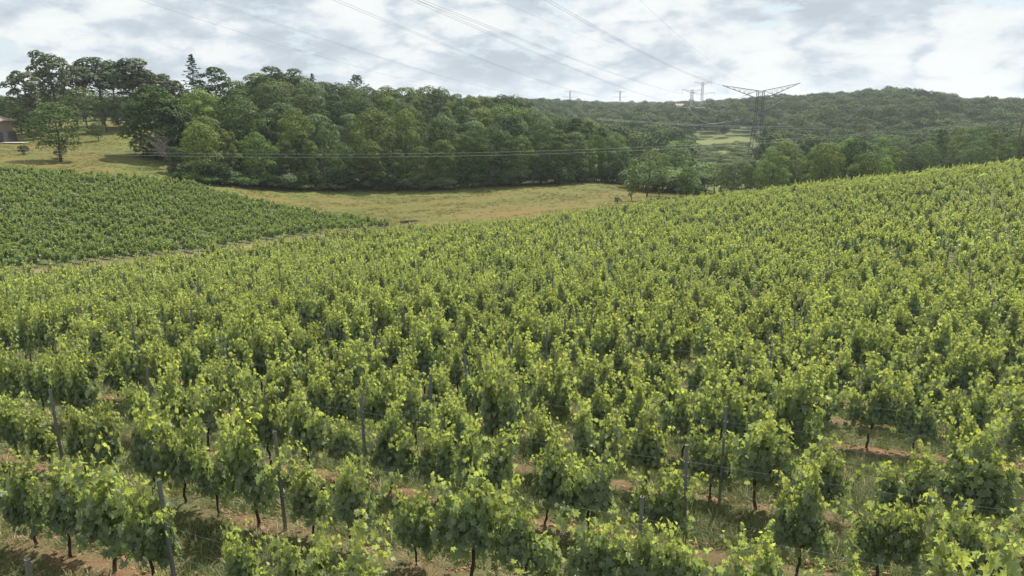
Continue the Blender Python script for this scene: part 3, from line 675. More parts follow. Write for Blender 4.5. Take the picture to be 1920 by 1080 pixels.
def conifer(seed, n=1700, ls=.035, w=.19, start=.12, droop=.35):
    r = np.random.default_rng(seed); P, Nn, T = [], [], []; nb = 90; tb = MB()
    tb.tube([(0, 0, -.04), (0, 0, .5), (0, 0, .99)], [.014, .009, .001], 6)
    for i in range(nb):
        z = start+(.985-start)*(i/nb)**.9; ln = w*(1-(z-start)/(1.0-start))**.8*r.uniform(.65, 1.15)+.008; a = i*2.4+r.uniform(-.4, .4)
        for j in range(n//nb):
            f = r.random()**.7; P.append((ln*f*math.cos(a)+r.normal(0, .006), ln*f*math.sin(a)+r.normal(0, .006), z-droop*ln*f+.25*ln*f*f+r.normal(0, .004)))
            Nn.append((math.cos(a)*.3+r.normal(0, .4), math.sin(a)*.3+r.normal(0, .4), 1)); T.append((math.cos(a), math.sin(a), -.3))
        if i % 3 == 0: tb.tube([(0, 0, z), (ln*.8*math.cos(a), ln*.8*math.sin(a), z-droop*ln*.7)], [.003, .001], 3, False)
    P, Nn, T = np.array(P), np.array(Nn), np.array(T); X, Yv, Z = frames(Nn, T); m_ = len(P); sz = ls*r.uniform(.6, 1.3, m_)
    base = np.array([[-.28, -.3, 0], [.28, -.3, 0], [.2, .5, -.08], [-.2, .5, -.08]])
    V = P[:, None]+(base[None, :, :1]*X[:, None]+base[None, :, 1:2]*Yv[:, None]+base[None, :, 2:]*Z[:, None])*sz[:, None, None]
    tint = np.stack([r.uniform(0, .4, m_), r.random(m_), r.random(m_)], 1)
    return tb.mesh('trunk', True), np_mesh('crown', V.reshape(-1, 3), np.arange(m_*4).reshape(-1, 4), np.repeat(tint, 4, 0))

KINDS = {}
def reg(key, pair, leaf, bark='bark'):
    pair[0].materials.append(M[bark]); pair[1].materials.append(M[leaf]); KINDS[key] = pair
for i in range(6): reg('round%d' % i, broadleaf(i+1, 6800, .027, 'round', .04), 'tree_leaf')
reg('dense', broadleaf(77, 12000, .032, 'round', .02, 64), 'tree_leaf')
for i in range(4): reg('tall%d' % i, broadleaf(i+20, 5200, .024, 'tall', .05, 24), 'tree_leaf')
for i in range(2): reg('wide%d' % i, broadleaf(i+30, 6800, .028, 'wide', .10), 'tree_leaf')
for i in range(3): reg('open%d' % i, broadleaf(i+40, 1700, .028, 'open', .24, 20), 'tree_leaf')
for i in range(2): reg('young%d' % i, broadleaf(i+44, 5200, .026, 'open', .20, 44), 'tree_leaf')
for i in range(5): reg('pine%d' % i, umbrella_pine(i+1, 3000, .030, .40+.05*i, .05+.02*(i % 3), .19+.02*(i % 2)), 'pine_leaf', 'pine_bark')
reg('spruce', conifer(3, 2600, .026, .30, .1, .3), 'pine_leaf'); reg('cedar', conifer(5, 1500, .034, .5, .3, -.05), 'pine_leaf')
def far_tree(seed):
    r = random.Random(seed); lobes = [(.26*math.cos(i*2.4)*r.uniform(.5, 1), .26*math.sin(i*2.4)*r.uniform(.5, 1), r.uniform(.35, .82), r.uniform(.13, .21), r.uniform(.11, .18)) for i in range(12)]+[(0, 0, .75, .2, .2), (0, 0, .45, .3, .3)]
    return crown_mesh('crown', lobes, 900, .062, seed)
far_protos = [far_tree(i+1) for i in range(7)]
for m_ in far_protos: m_.materials.append(M['far_leaf'])

def tree(key, x, y, h, name='broadleaf_tree', label='', cat='tree', tint=(1, 1, 1), wx=1.0, rz=None, group=None, z=None, tilt=0):
    tm, cm = KINDS[key]; o = empty(name, (x, y, (g1(x, y) if z is None else z)), rnd.uniform(0, 6.28) if rz is None else rz, category=cat, label=label)
    if group: o['group'] = group
    o.scale = (h*wx, h*wx, h); o.rotation_euler[1] = tilt
    put('trunk', tm, parent=o); c = put('crown', cm, parent=o); c.color = (*tint, 1)
    return o
def tree_px(key, px_, ytop, Y, **kw):
    u, dy, dz = ray(px_, ytop); s = Y/dy; x = u*s; top = dz*s+CZ; g = g1(x, Y); return tree(key, x, Y, max(2, top-g), z=g, **kw)

OLIVE, MIDG, DARKG, GREY, BRIGHT = (1.45, 1.32, .95), (.95, 1.0, .9), (.52, .62, .6), (1.3, 1.3, 1.55), (1.7, 1.85, 1.05)
TN = {OLIVE: 'olive-green', MIDG: 'mid-green', DARKG: 'dark green', GREY: 'grey-green', BRIGHT: 'bright green'}
# park trees on the left
PG = 'pines standing in the park on the left'
tree_px('pine0', 35, 131, 175, name='pine_tree', label='grey-green pine with an open crown behind the house roof, furthest left', group=PG, tint=(1.2, 1.15, 1.15), wx=1.25)
tree_px('pine1', 93, 98, 188, name='pine_tree', label='tallest pine on the left with a high rounded head and leaning bare stem', group=PG, tint=(.95, 1, .95), wx=1.1)
tree_px('pine2', 128, 122, 196, name='pine_tree', label='pale grey-green pine just right of the tallest left pine', group=PG, tint=(1.35, 1.25, 1.2), wx=1.15)
tree_px('pine3', 177, 107, 202, name='pine_tree', label='dark dense pine with a dome-shaped top in the middle of the park pines', group=PG, tint=(.75, .9, .85), wx=1.6)
tree_px('pine4', 206, 122, 210, name='pine_tree', label='dark pine filling the gap between the dome-topped pine and the umbrella pine', group=PG, tint=(.85, .95, .9), wx=1.1)
tree_px('pine4', 236, 112, 192, name='pine_tree', label='umbrella pine with a straight visible trunk, right of the dome-topped pine', group=PG, wx=1.4)
tree_px('pine1', 266, 127, 200, name='pine_tree', label='brownish-green pine leaning on the right side of the umbrella pine', group=PG, tint=(1.2, 1.05, .9), wx=1.5)
tree_px('pine2', 302, 139, 206, name='pine_tree', label='low flat-topped pine, second left of the pointed spruce', group=PG, tint=(1, 1, .9), wx=1.4)
tree_px('pine0', 327, 150, 200, name='pine_tree', label='small round-headed pine directly left of the pointed spruce', group=PG, tint=(.95, .95, .85), wx=1.2)
tree_px('spruce', 357, 99, 198, name='spruce_tree', label='tall pointed blue-green spruce rising above the park trees', tint=(.75, .95, 1.15), wx=.95)
tree_px('tall0', 402, 118, 190, label='tall broadleaf tree directly right of the pointed spruce', tint=(.85, .95, .8), wx=1.25)
tree_px('round1', 437, 148, 196, label='rounded tree behind and right of the tall tree by the spruce', tint=MIDG)
tree_px('round0', 368, 163, 170, label='bright green round-headed tree below the pointed spruce', tint=BRIGHT, wx=1.0)
tree_px('dense', 283, 158, 152, label='large dark broadleaf tree casting a shadow on the lawn', tint=(.8, .95, .7), wx=1.02)
tree_px('dense', 325, 196, 156, label='dark tree leaning on the right flank of the large lawn tree', tint=DARKG)
tree_px('young0', 97, 190, 137, label='young feathery tree standing alone on the lawn by the vineyard', tint=(1.1, 1.25, 1.05), wx=1.2)
tree_px('open0', 152, 160, 182, label='slender twin-stemmed tree at the back of the lawn', tint=(1.1, 1.1, 1), wx=1.1)
tree_px('open1', 192, 185, 186, label='stout tree with a dark trunk at the back edge of the lawn', tint=MIDG, wx=1.3)
tree_px('young1', 180, 228, 168, label='small sapling on the lawn below the stout park tree', tint=MIDG, wx=1.1)
tree_px('round4', 218, 195, 200, label='shady tree closing the gap behind the lawn', tint=DARKG, wx=1.1)
tree_px('round5', 250, 195, 196, label='dark tree right behind the sunlit lawn strip', tint=DARKG, wx=1.1)
for q, (a, t_, Y_) in enumerate(((-30, 170, 200), (8, 182, 205), (45, 176, 215), (75, 170, 220), (110, 165, 225), (150, 175, 228), (190, 165, 232), (230, 170, 236), (270, 165, 236), (310, 172, 232), (345, 170, 226), (-60, 160, 210))):
    tree_px('round%d' % (q % 6), a, t_, Y_, label='backdrop tree behind the park pines, %s from the left' % ordinal([1, 2, 3, 4, 5, 6, 7, 8, 9, 10, 11, 0][q]+1), tint=(DARKG, MIDG, (.8, .85, .8))[q % 3], wx=1.2, group='backdrop trees behind the park pines')
for q, (a, t_, Y_, lb) in enumerate(((60, 215, 172, 'leafy tree hiding the right corner of the stone house'), (34, 205, 184, 'tree directly behind the stone house roof'), (-25, 200, 186, 'tree at the left frame edge behind the stone house'))):
    tree_px('round%d' % (q+2), a, t_, Y_, label=lb, tint=MIDG, wx=1.1)
# lone trees at the right end of the meadow
tree_px('tall2', 1187, 297, 140, label='narrow young tree wrapped in leaves at the right end of the meadow', tint=(1.3, 1.3, 1.1), wx=.45)
tree_px('open2', 1217, 278, 141, label='leaning half-bare tree with two stems at the right end of the meadow', tint=(1.15, 1.15, 1.15), wx=1.1, tilt=.1)
tree_px('young0', 1290, 312, 143, label='small round tree beside the field corner under the woods', tint=(1.2, 1.3, 1.2), wx=.9)
tree_px('open1', 1343, 305, 172, label='thin-stemmed airy tree standing behind the vineyard crest', tint=(1.5, 1.4, 1.0), wx=1.0)
tree_px('open0', 1240, 285, 158, label='rounded grey-green tree at the corner between wood and meadow', tint=(1.6, 1.65, 1.6), wx=.75)
tree_px('young1', 1268, 262, 190, label='tall grey-green tree behind the small round tree', tint=(1.5, 1.55, 1.6), wx=.95)

# the wood behind the meadow
wf = wood_front; cand = []
for gx in np.arange(-100, 40, 9.6):
    for gy in np.arange(132, 280, 8.8):
        x = gx+rnd.uniform(-2.4, 2.4)+(int((gy-132)/8.8) % 2)*4.6; y = gy+rnd.uniform(-2.2, 2.2)
        if inpoly(np.array([x]), np.array([y]), WOOD)[0]: cand.append([x, y, float(dist_line(np.array([x]), np.array([y]), wf)[0])])
edge = []
cum = 0; lastp = wf[0]; step = 5.6; need = 2
for a, b in zip(wf[:-1], wf[1:]):
    ln = math.dist(a, b)
    while need < ln:
        f = need/ln; edge.append((a[0]+(b[0]-a[0])*f, a[1]+(b[1]-a[1])*f+1.5)); need += step*rnd.uniform(.8, 1.15)
    need -= ln
cand = [c for c in cand if c[2] > 5.5]
PX = [300, 340, 380, 410, 440, 480, 550, 600, 660, 800, 960, 1000, 1100, 1190, 1300]; PY = [262, 222, 208, 178, 160, 140, 132, 156, 164, 170, 186, 196, 218, 262, 300]
def clamp_h(x, y, h, slack=0):
    z = g1(x, y); a = proj(x, y, z+10)[0]; lim = np.interp(a, PX, PY)+slack
    while h > 4 and proj(x, y, z+h)[1] < lim: h -= .25
    return h
tints = [OLIVE, MIDG, MIDG, GREY, OLIVE, (1.1, 1.2, .85), DARKG]
def tname(t): return TN.get(t, 'fresh green')
inner = []
for q, (x, y) in enumerate(sorted(edge, key=lambda e: e[0])):
    t_ = rnd.choice([MIDG, MIDG, OLIVE, GREY, (1.1, 1.2, .85)]); h = clamp_h(x, y, rnd.uniform(8.5, 14), rnd.uniform(5, 30))
    tree(rnd.choice(['round0', 'round1', 'round2', 'round3', 'round4', 'round5', 'tall0', 'tall1', 'tall2']), x, y, h, tint=t_, wx=rnd.uniform(.68, .95), label='%s tree at the wood\'s meadow edge, %s from its left end' % (tname(t_), ordinal(q+1)), group='trees along the front edge of the wood')
rows = {}
for x, y, d in cand: rows.setdefault(min(5, int(d//13)), []).append((x, y, d))
RN = ['just behind the wood\'s edge', 'in the second rank of the wood', 'in the middle of the wood', 'towards the top of the wood', 'near the skyline of the wood', 'on the wood\'s far side']
for rk in sorted(rows):
    for q, (x, y, d) in enumerate(sorted(rows[rk], key=lambda e: proj(e[0], e[1], 20)[0])):
        t_ = rnd.choice(tints); h = rnd.uniform(13, 16.8)+(1.5 if -80 < x < -50 else 0)-(1.5 if x > 0 else 0); h = clamp_h(x, y, h, rnd.choice((0, 3, 8, 14)))
        if h < 5.5: continue
        tree(rnd.choice(['round0', 'round1', 'round2', 'round3', 'round4', 'round5', 'wide0', 'wide1', 'tall0', 'tall3']), x, y, h, tint=t_, wx=rnd.uniform(.7, .98), label='%s crown %s, %s from the left' % (tname(t_), RN[rk], ordinal(q+1)), group='trees '+RN[rk])
tree_px('tall1', 480, 131, 205, label='tall rounded crown at the left of the wood\'s highest clump', tint=OLIVE, wx=1.1)
tree_px('tall3', 512, 121, 208, label='highest crown in the middle of the wood\'s highest clump', tint=MIDG, wx=1.2)
tree_px('tall0', 548, 121, 212, label='narrow crown at the right of the wood\'s highest clump', tint=(.9, .95, .85), wx=1.0)
tree_px('round2', 565, 140, 214, label='sloping shoulder crown right of the wood\'s highest clump', tint=(.9, .95, .85), wx=.9)
tree_px('spruce', 585, 136, 228, name='spruce_tree', label='small spruce tip poking above the wood skyline', tint=(.65, .8, 1), wx=.9)
tree_px('cedar', 668, 139, 232, name='cedar_tree', label='cedar tip with spreading top branches above the wood skyline', tint=(.8, 1, .95), wx=1.1)
for q, (a, t_, Y_) in enumerate(((605, 150, 226), (632, 154, 226), (655, 158, 222), (690, 158, 224), (725, 158, 226), (760, 160, 228), (800, 160, 236), (826, 163, 234), (855, 172, 238), (885, 177, 240), (918, 178, 244), (945, 176, 240), (965, 178, 246), (990, 186, 250))):
    tree_px(('round1', 'wide1', 'round4', 'tall2', 'round0')[q % 5], a, t_, Y_, label='skyline crown of the wood, %s to the right of the highest clump' % ordinal(q+1), tint=tints[q % 5], wx=.9, group='crowns on the skyline of the wood')
# shrubs at the foot of the wood
SHG = 'shrubs at the foot of the wood'
def shrub_meshes(seed, n=900, ls=.09):
    r = random.Random(seed); lobes = [(r.uniform(-.4, .4), r.uniform(-.3, .3), r.uniform(.2, .62), r.uniform(.2, .34), r.uniform(.18, .3)) for _ in range(11)]
    tb = MB()
    for i in range(5): tb.tube([(0, 0, -.05), (r.uniform(-.3, .3), r.uniform(-.3, .3), .5)], [.025, .008], 4, False)
    return tb.mesh('stems'), crown_mesh('leaves', lobes, n, ls, seed+200)
SHR = [shrub_meshes(i+1, 2200, .06) for i in range(4)]
for a, b in SHR: a.materials.append(M['bark']); b.materials.append(M['tree_leaf'])
def shrub(x, y, h, w, label, tint=MIDG, group=None):
    a, b = SHR[rnd.randrange(4)]; o = empty('shrub', (x, y, g1(x, y)), rnd.uniform(0, 6.28), category='shrub', label=label)
    if group: o['group'] = group
    o.scale = (w, w, h); put('stems', a, parent=o); c = put('leaves', b, parent=o); c.color = (*tint, 1)
for q, (a, b, h) in enumerate(((335, 336, 1.6), (352, 338, 2.0), (375, 342, 1.6), (395, 346, 1.8), (420, 347, 2.0), (445, 349, 2.2), (470, 351, 2.4), (495, 352, 2.0), (520, 354, 2.2), (548, 355, 2.0), (575, 356, 2.0), (605, 357, 1.6), (630, 357, 1.8))):
    x, y = at(a, b); shrub(x, y, h, h*1.9, 'low bramble bush in the hedge line left of the meadow, %s from the left' % ordinal(q+1), tint=(1.2, 1.35, 1), group='low bramble bushes in the hedge line')
wr = [(wf[i][0]*(1-f)+wf[i+1][0]*f, wf[i][1]*(1-f)+wf[i+1][1]*f) for i in range(2, len(wf)-1) for f in (0, .3, .6)]
for q, (x, y) in enumerate(wr):
    shrub(x+rnd.uniform(-1, 1), y+rnd.uniform(-.3, .8), rnd.uniform(2.5, 5), rnd.uniform(3.5, 5.5), 'leafy bush under the wood\'s front trees, %s from the left' % ordinal(q+1), tint=rnd.choice([MIDG, DARKG, GREY, DARKG]), group=SHG)
x, y = at(1158, 382); shrub(x, y, 1.5, 1.2, 'single small round bush out on the meadow', tint=GREY)
for q, (a, b) in enumerate(((1205, 381), (1222, 379), (1238, 377), (1252, 375), (1266, 374), (1280, 373))):
    x, y = at(a, b); shrub(x, y, .8, 1.4, 'low scrub on the dark bank by the leaning tree, %s from the left' % ordinal(q+1), tint=(1.2, 1, .9), group='low scrub on the bank')
for q, (a, b, h) in enumerate(((1262, 362, 2.4), (1276, 366, 2), (1308, 366, 2.6), (1242, 358, 3), (1228, 356, 3))):
    x, y = at(a, b); shrub(x, y, h, h*1.1, 'dark bush at the corner between wood and field, %s along the edge' % ordinal(q+1), tint=DARKG, group='bushes at the wood corner')
x, y = at(45, 290); shrub(x, y, 2.2, 1.8, 'dark clipped bush left of the young lawn tree', tint=DARKG)
x, y = at(113, 297); shrub(x, y, 2.4, 2.2, 'leafy suckers round the base of the young lawn tree', tint=MIDG)
for q, (a, Y_, h) in enumerate(((1196, 176, 7.5), (1212, 168, 6), (1228, 180, 8.5), (1244, 170, 6.5), (1260, 185, 9), (1276, 172, 6.5), (1292, 182, 8), (1308, 175, 6), (1322, 188, 6.5), (1300, 205, 9), (1270, 210, 11), (1240, 205, 11))):
    u, dy, dz = ray(a, 340); shrub(u*Y_/dy, Y_, h, h*1.15, 'tall grey-green bush behind the leaning tree at the meadow end, %s from the left' % ordinal(sorted([1196, 1212, 1228, 1244, 1260, 1276, 1292, 1308, 1322, 1300, 1270, 1240]).index(a)+1), tint=((1.5, 1.6, 1.6), (1.1, 1.25, 1.1), (1.4, 1.4, 1.2))[q % 3], group='tall bushes at the meadow end')
# bare grey tree at the corner of the wood
b = MB(); rb = random.Random(4)
def branch(p, d, ln, r0, lv):
    pts = [p]; q = Vector(p); d = Vector(d)
    for i in range(4): d = (d+Vector((rb.gauss(0, .18), rb.gauss(0, .18), rb.gauss(.03, .12)))).normalized(); q = q+d*ln/4; pts.append(tuple(q))
    b.tube(pts, [r0*(1-.2*i) for i in range(5)], 4, False)
    if lv:
        for i in range(4): branch(pts[1+i % 4], (d+Vector((rb.gauss(0, .6), rb.gauss(0, .5), rb.gauss(.1, .4)))).normalized(), ln*.62, r0*.55, lv-1)
for i in range(6): branch((0, 0, 0), (rb.uniform(-1.1, .1), rb.uniform(-.6, .1), .8), 3.6, .09, 3)
x, y = at(322, 318); o = empty('dead_tree', (x, y, g1(x, y)+1.5), 0, category='tree', label='bare grey dead tree spreading at the left corner of the wood')
put('branches', b.mesh('branches'), M['grey_wood'], parent=o)
tb = MB(); tb.tube([(0, 0, -1.6), (0, 0, .1)], [.16, .11], 6); put('trunk', tb.mesh('trunk'), M['grey_wood'], parent=o)

# trees behind the vineyard crest on the right
cand = []
for gx in np.arange(48, 240, 10):
    for gy in np.arange(150, 262, 10):
        x = gx+rnd.uniform(-2.8, 2.8); y = gy+rnd.uniform(-2.8, 2.8)
        z = g1(x, y); a, bb, _ = proj(x, y, z)
        if not (1338 < a < 2000) or (y-.0*x < 158): continue
        if 1330 < a < 1352: continue
        if math.hypot(x-108, y-340) < 12: continue
        cand.append((x, y, a))
cand.sort(key=lambda e: e[1]); 
rows = {}
for c in cand: rows.setdefault(int((c[1]-150)//28), []).append(c)
RN2 = ['in the first rank below the crest on the right', 'in the second rank below the right crest', 'in the third rank beyond the right crest', 'in the fourth rank beyond the right crest']
nb_ = 0
for rk in sorted(rows):
    if rk > 3: break
    for q, (x, y, a) in enumerate(sorted(rows[rk], key=lambda e: e[2])):
        t_ = rnd.choice([OLIVE, MIDG, BRIGHT, GREY, OLIVE, DARKG, (1.3, 1.4, 1.1), GREY]); h = rnd.uniform(9.5, 15.5)
        gz = g1(x, y); top_limit = CZ-11.0+(y-160)*.03; h = min(h, top_limit-gz+rnd.uniform(-3.5, 3.5))
        if a < 1438: h = min(h, CZ-.080*y-gz)
        if h < 4: continue
        tree(rnd.choice(['round0', 'round1', 'round2', 'round3', 'round4', 'round5', 'wide0', 'tall1', 'wide1']), x, y, h, tint=t_, wx=rnd.uniform(.75, 1.0), label='%s tree %s, %s from left' % (tname(t_), RN2[rk], ordinal(q+1)), group='trees '+RN2[rk]); nb_ += 1
print('right trees', nb_, 'all trees', len([o for o in bpy.data.objects if o.name.startswith('broadleaf_tree')]))

# far woodland: one mass
n = 16000; rr_ = 200*np.exp(rng.random(n)**.8*math.log(1500/200)); a = R(44)*(2*rng.random(n)-1)
# even density by rejection on a jittered grid
g_ = []
for (r0, r1, st) in ((225, 420, 9.0), (420, 1000, 10.5), (1000, 1700, 16)):
    yy, xx = np.meshgrid(np.arange(r0*.7, r1, st), np.arange(-r1*.75, r1*.85, st)); xx = xx.ravel()+rng.uniform(-.45, .45, xx.size)*st; yy = yy.ravel()+rng.uniform(-.45, .45, yy.size)*st
    q = np.hypot(xx, yy); k_ = (q >= r0) & (q < r1) & (np.abs(np.arctan2(xx, yy)) < R(42)); g_.append(np.stack([xx[k_], yy[k_]], 1))
g_ = np.concatenate(g_); FX, FY = g_[:, 0], g_[:, 1]
k_ = ~inpoly(FX, FY, FIELD) & ~inpoly(FX, FY, WOOD) & (dist_line(FX, FY, FIELD+[FIELD[0]]) > 4)
k_ &= ~((FX > 40) & (FX < 240) & (FY < 262) & (FY > 140)) & ~((FX < 40) & (FY < 262)) & (np.hypot(FX-108, FY-340) > 9)
# lower scrub only along the sight of the sloping field and the power line
scrub = np.zeros(len(FX), bool)
# small open fields on the far right slope
LF = [[at(1775, 193), at(1900, 190), at(1905, 186), at(1775, 189)]]
FIELDS2 = [[(560, 800), (690, 820), (720, 900), (560, 880)], [(430, 600), (470, 600), (480, 640), (430, 640)]]
for f_ in FIELDS2: k_ &= ~inpoly(FX, FY, f_)
FX, FY, scrub = FX[k_], FY[k_], scrub[k_]; n = len(FX); FZ = gh(FX, FY)
_a = proj(FX, FY, FZ)[0]; clr = (_a > 1288) & (_a < 1432) & (FY < 455); scrub = scrub | clr
k_ = ~clr | (rng.random(n) < .7); FX, FY, FZ, scrub = FX[k_], FY[k_], FZ[k_], scrub[k_]; n = len(FX)
h = rng.uniform(7.5, 16.5, n)+2.5*vnoise(FX/45, FY/45)*2; h = np.where(scrub, rng.uniform(1.5, 3.6, n), h); w = np.where(scrub, h*1.3, rng.uniform(9.5, 17, n)); w = np.where(np.hypot(FX, FY) > 1000, w*1.5, w)
h = np.where(rng.random(n) < .03, h*1.25, h)
SX = [900, 1000, 1200, 1300, 1350, 1400, 1480, 1600, 1700, 1740, 1790, 1810, 1850, 1920]; SY = [186, 186, 188, 191, 189, 183, 178, 171, 163, 160, 176, 186, 180, 178]
_jit = np.where(rng.random(n) < .12, -6, rng.uniform(-2, 3, n))
for _ in range(12):
    a, bb, _d = proj(FX, FY, FZ-.5+h); h = np.where((bb < np.interp(a, SX, SY)-3+12*vnoise(FX/22, FY/22)+_jit) & (h > 5), h*.92, h)
scatter('distant_woodland', np.stack([FX, FY, FZ-.5], 1), np.stack([np.zeros(n), np.zeros(n), rng.uniform(0, 6.28, n)], 1), np.stack([w, w, h], 1), rng.integers(0, len(far_protos), n), far_protos, 'wooded hills rolling away to the horizon')
M['scrub_leaf'] = leaf_mat('scrub_leaf', (.085, .125, .045), (.17, .20, .07), (1.6, 1.6, .8), .2, .8, .1, .6)
scrub_p = [m_.copy() for m_ in far_protos[:4]]
for m_ in scrub_p: m_.materials.clear(); m_.materials.append(M['scrub_leaf'])
fsx = rng.uniform(60, 140, 6000); fsy = rng.uniform(270, 480, 6000)
lowf = inpoly(fsx, fsy, [at(*p) for p in ((1283, 283), (1340, 276), (1408, 268), (1412, 300), (1412, 318), (1283, 318))]) & (vnoise(fsx/9, fsy/9)+.3*rng.random(6000) > .02)
fsx, fsy = fsx[lowf][:420], fsy[lowf][:420]; m = len(fsx); fw = rng.uniform(1.2, 4.5, m)
scatter('field_scrub', np.stack([fsx, fsy, gh(fsx, fsy)-.3], 1), np.stack([np.zeros(m), np.zeros(m), rng.uniform(0, 6.28, m)], 1), np.stack([fw*1.5, fw*1.5, fw*.7], 1), rng.integers(0, 4, m), scrub_p, 'low green scrub over the lower half of the far sloping field')
print('far trees', n)

# ------------------------------------------------------------------ house at the left edge
hx, hy = at(-12, 268); hz = g1(hx, hy)
M['stone'] = simple_mat('stone', (.30, .225, .155), .95, 0, .45, 1.6, .6); M['tile'] = simple_mat('tile', (.30, .24, .185), .9, 0, .2, 3, .3)
M['dark_opening'] = simple_mat('dark_opening', (.05, .045, .05), .7); M['render_wall'] = simple_mat('render_wall', (.26, .25, .22), .95, 0, .15, 2)
M['paving'] = simple_mat('paving', (.45, .40, .34), .9, 0, .2, 2)
house = empty('stone_house', (hx, hy, hz), R(4), category='house', label='stone house with a hipped tan tiled roof at the left edge')
b = MB(); W_, D_, H_ = 13.0, 8.0, 4.7
b.box((-W_/2, D_/2, H_/2-.3), (W_, D_, H_+.6)); put('wall', b.mesh('wall'), M['stone'], parent=house)
b = MB(); e = .5; hh = H_; rh = 1.9
v = [(-W_-e, -e, hh), (e, -e, hh), (e, D_+e, hh), (-W_-e, D_+e, hh), (-W_+3.5, D_/2, hh+rh), (-2.6, D_/2, hh+rh)]
v2 = [(x_, y_, z_-.16) for x_, y_, z_ in v[:4]]
me = bpy.data.meshes.new('roof'); me.from_pydata(v+v2, [], [(0, 1, 5, 4), (1, 2, 5), (2, 3, 4, 5), (3, 0, 4), (0, 6, 7, 1), (1, 7, 8, 2), (2, 8, 9, 3), (3, 9, 6, 0), (9, 8, 7, 6)]); me.update()
roof = put('roof', me, M['tile'], parent=house)
b = MB()
for i in range(46): xx = -W_-.2+i*.29; b.box((xx, D_/4-.25, hh+rh/2-.12+.10), (.09, 4.9, .05), Matrix.Translation((0, D_/4-.25, hh+rh/2-.12)) @ Matrix.Rotation(math.atan2(rh, D_/2+e), 4, 'X') @ Matrix.Translation((0, -(D_/4-.25), -(hh+rh/2-.12)))) if -W_+3.5 < xx < -2.6 else None
o = put('tile_rolls', b.mesh('tile_rolls'), M['tile'], parent=roof); o['kind'] = 'stuff'
b = MB(); b.box((-.55, -.15, H_/2-.1), (.9, .3, H_-.2)); put('pillar', b.mesh('pillar'), M['stone'], parent=house)
for xx in (-2.3, -5.2, -8.2):
    b = MB(); b.box((xx, -.05, 1.35), (1.3, .1, 2.3)); dr = put('shutter', b.mesh('shutter'), M['render_wall'], parent=house)
b = MB(); b.box((1.1, 2.6, 1.2), (2.2, 5, 2.4)); put('carport_shade', b.mesh('carport_shade'), M['dark_opening'], parent=house)  # solid dark box: shade inside the carport opening put into its colour
x, y = at(33, 268); b = MB(); b.box((0, 0, 0), (5, 2.2, .12)); o = put('terrace_slab', b.mesh('terrace_slab'), M['paving'], category='terrace', label='pale paved terrace in front of the stone house'); o.location = (x, y-1.0, g1(x, y)+.12)
# a small pale house far off under the skyline
u, dy, dz = ray(1276, 196); s_ = 700/dy; fx = u*s_; fo = empty('farmhouse', (fx, 700, dz*s_+CZ-4.4), .3, category='house', label='tiny pale farmhouse on the far skyline left of the pylons')
b = MB(); b.box((0, 0, 0), (11, 7, 6.5)); put('wall', b.mesh('wall'), M['render_wall'], parent=fo)
me = bpy.data.meshes.new('roof'); me.from_pydata([(-6, -4, 3.25), (6, -4, 3.25), (6, 4, 3.25), (-6, 4, 3.25), (-6, 0, 5.2), (6, 0, 5.2)], [], [(0, 1, 5, 4), (2, 3, 4, 5), (1, 2, 5), (3, 0, 4), (3, 2, 1, 0)]); put('roof', me, M['tile'], parent=fo)
b = MB(); b.box((-2, -3.52, .4), (1.2, .06, 1.6)); put('window', b.mesh('window'), M['dark_opening'], parent=fo); b = MB(); b.box((2, -3.52, .4), (1.2, .06, 1.6)); put('window', b.mesh('window'), M['dark_opening'], parent=fo)

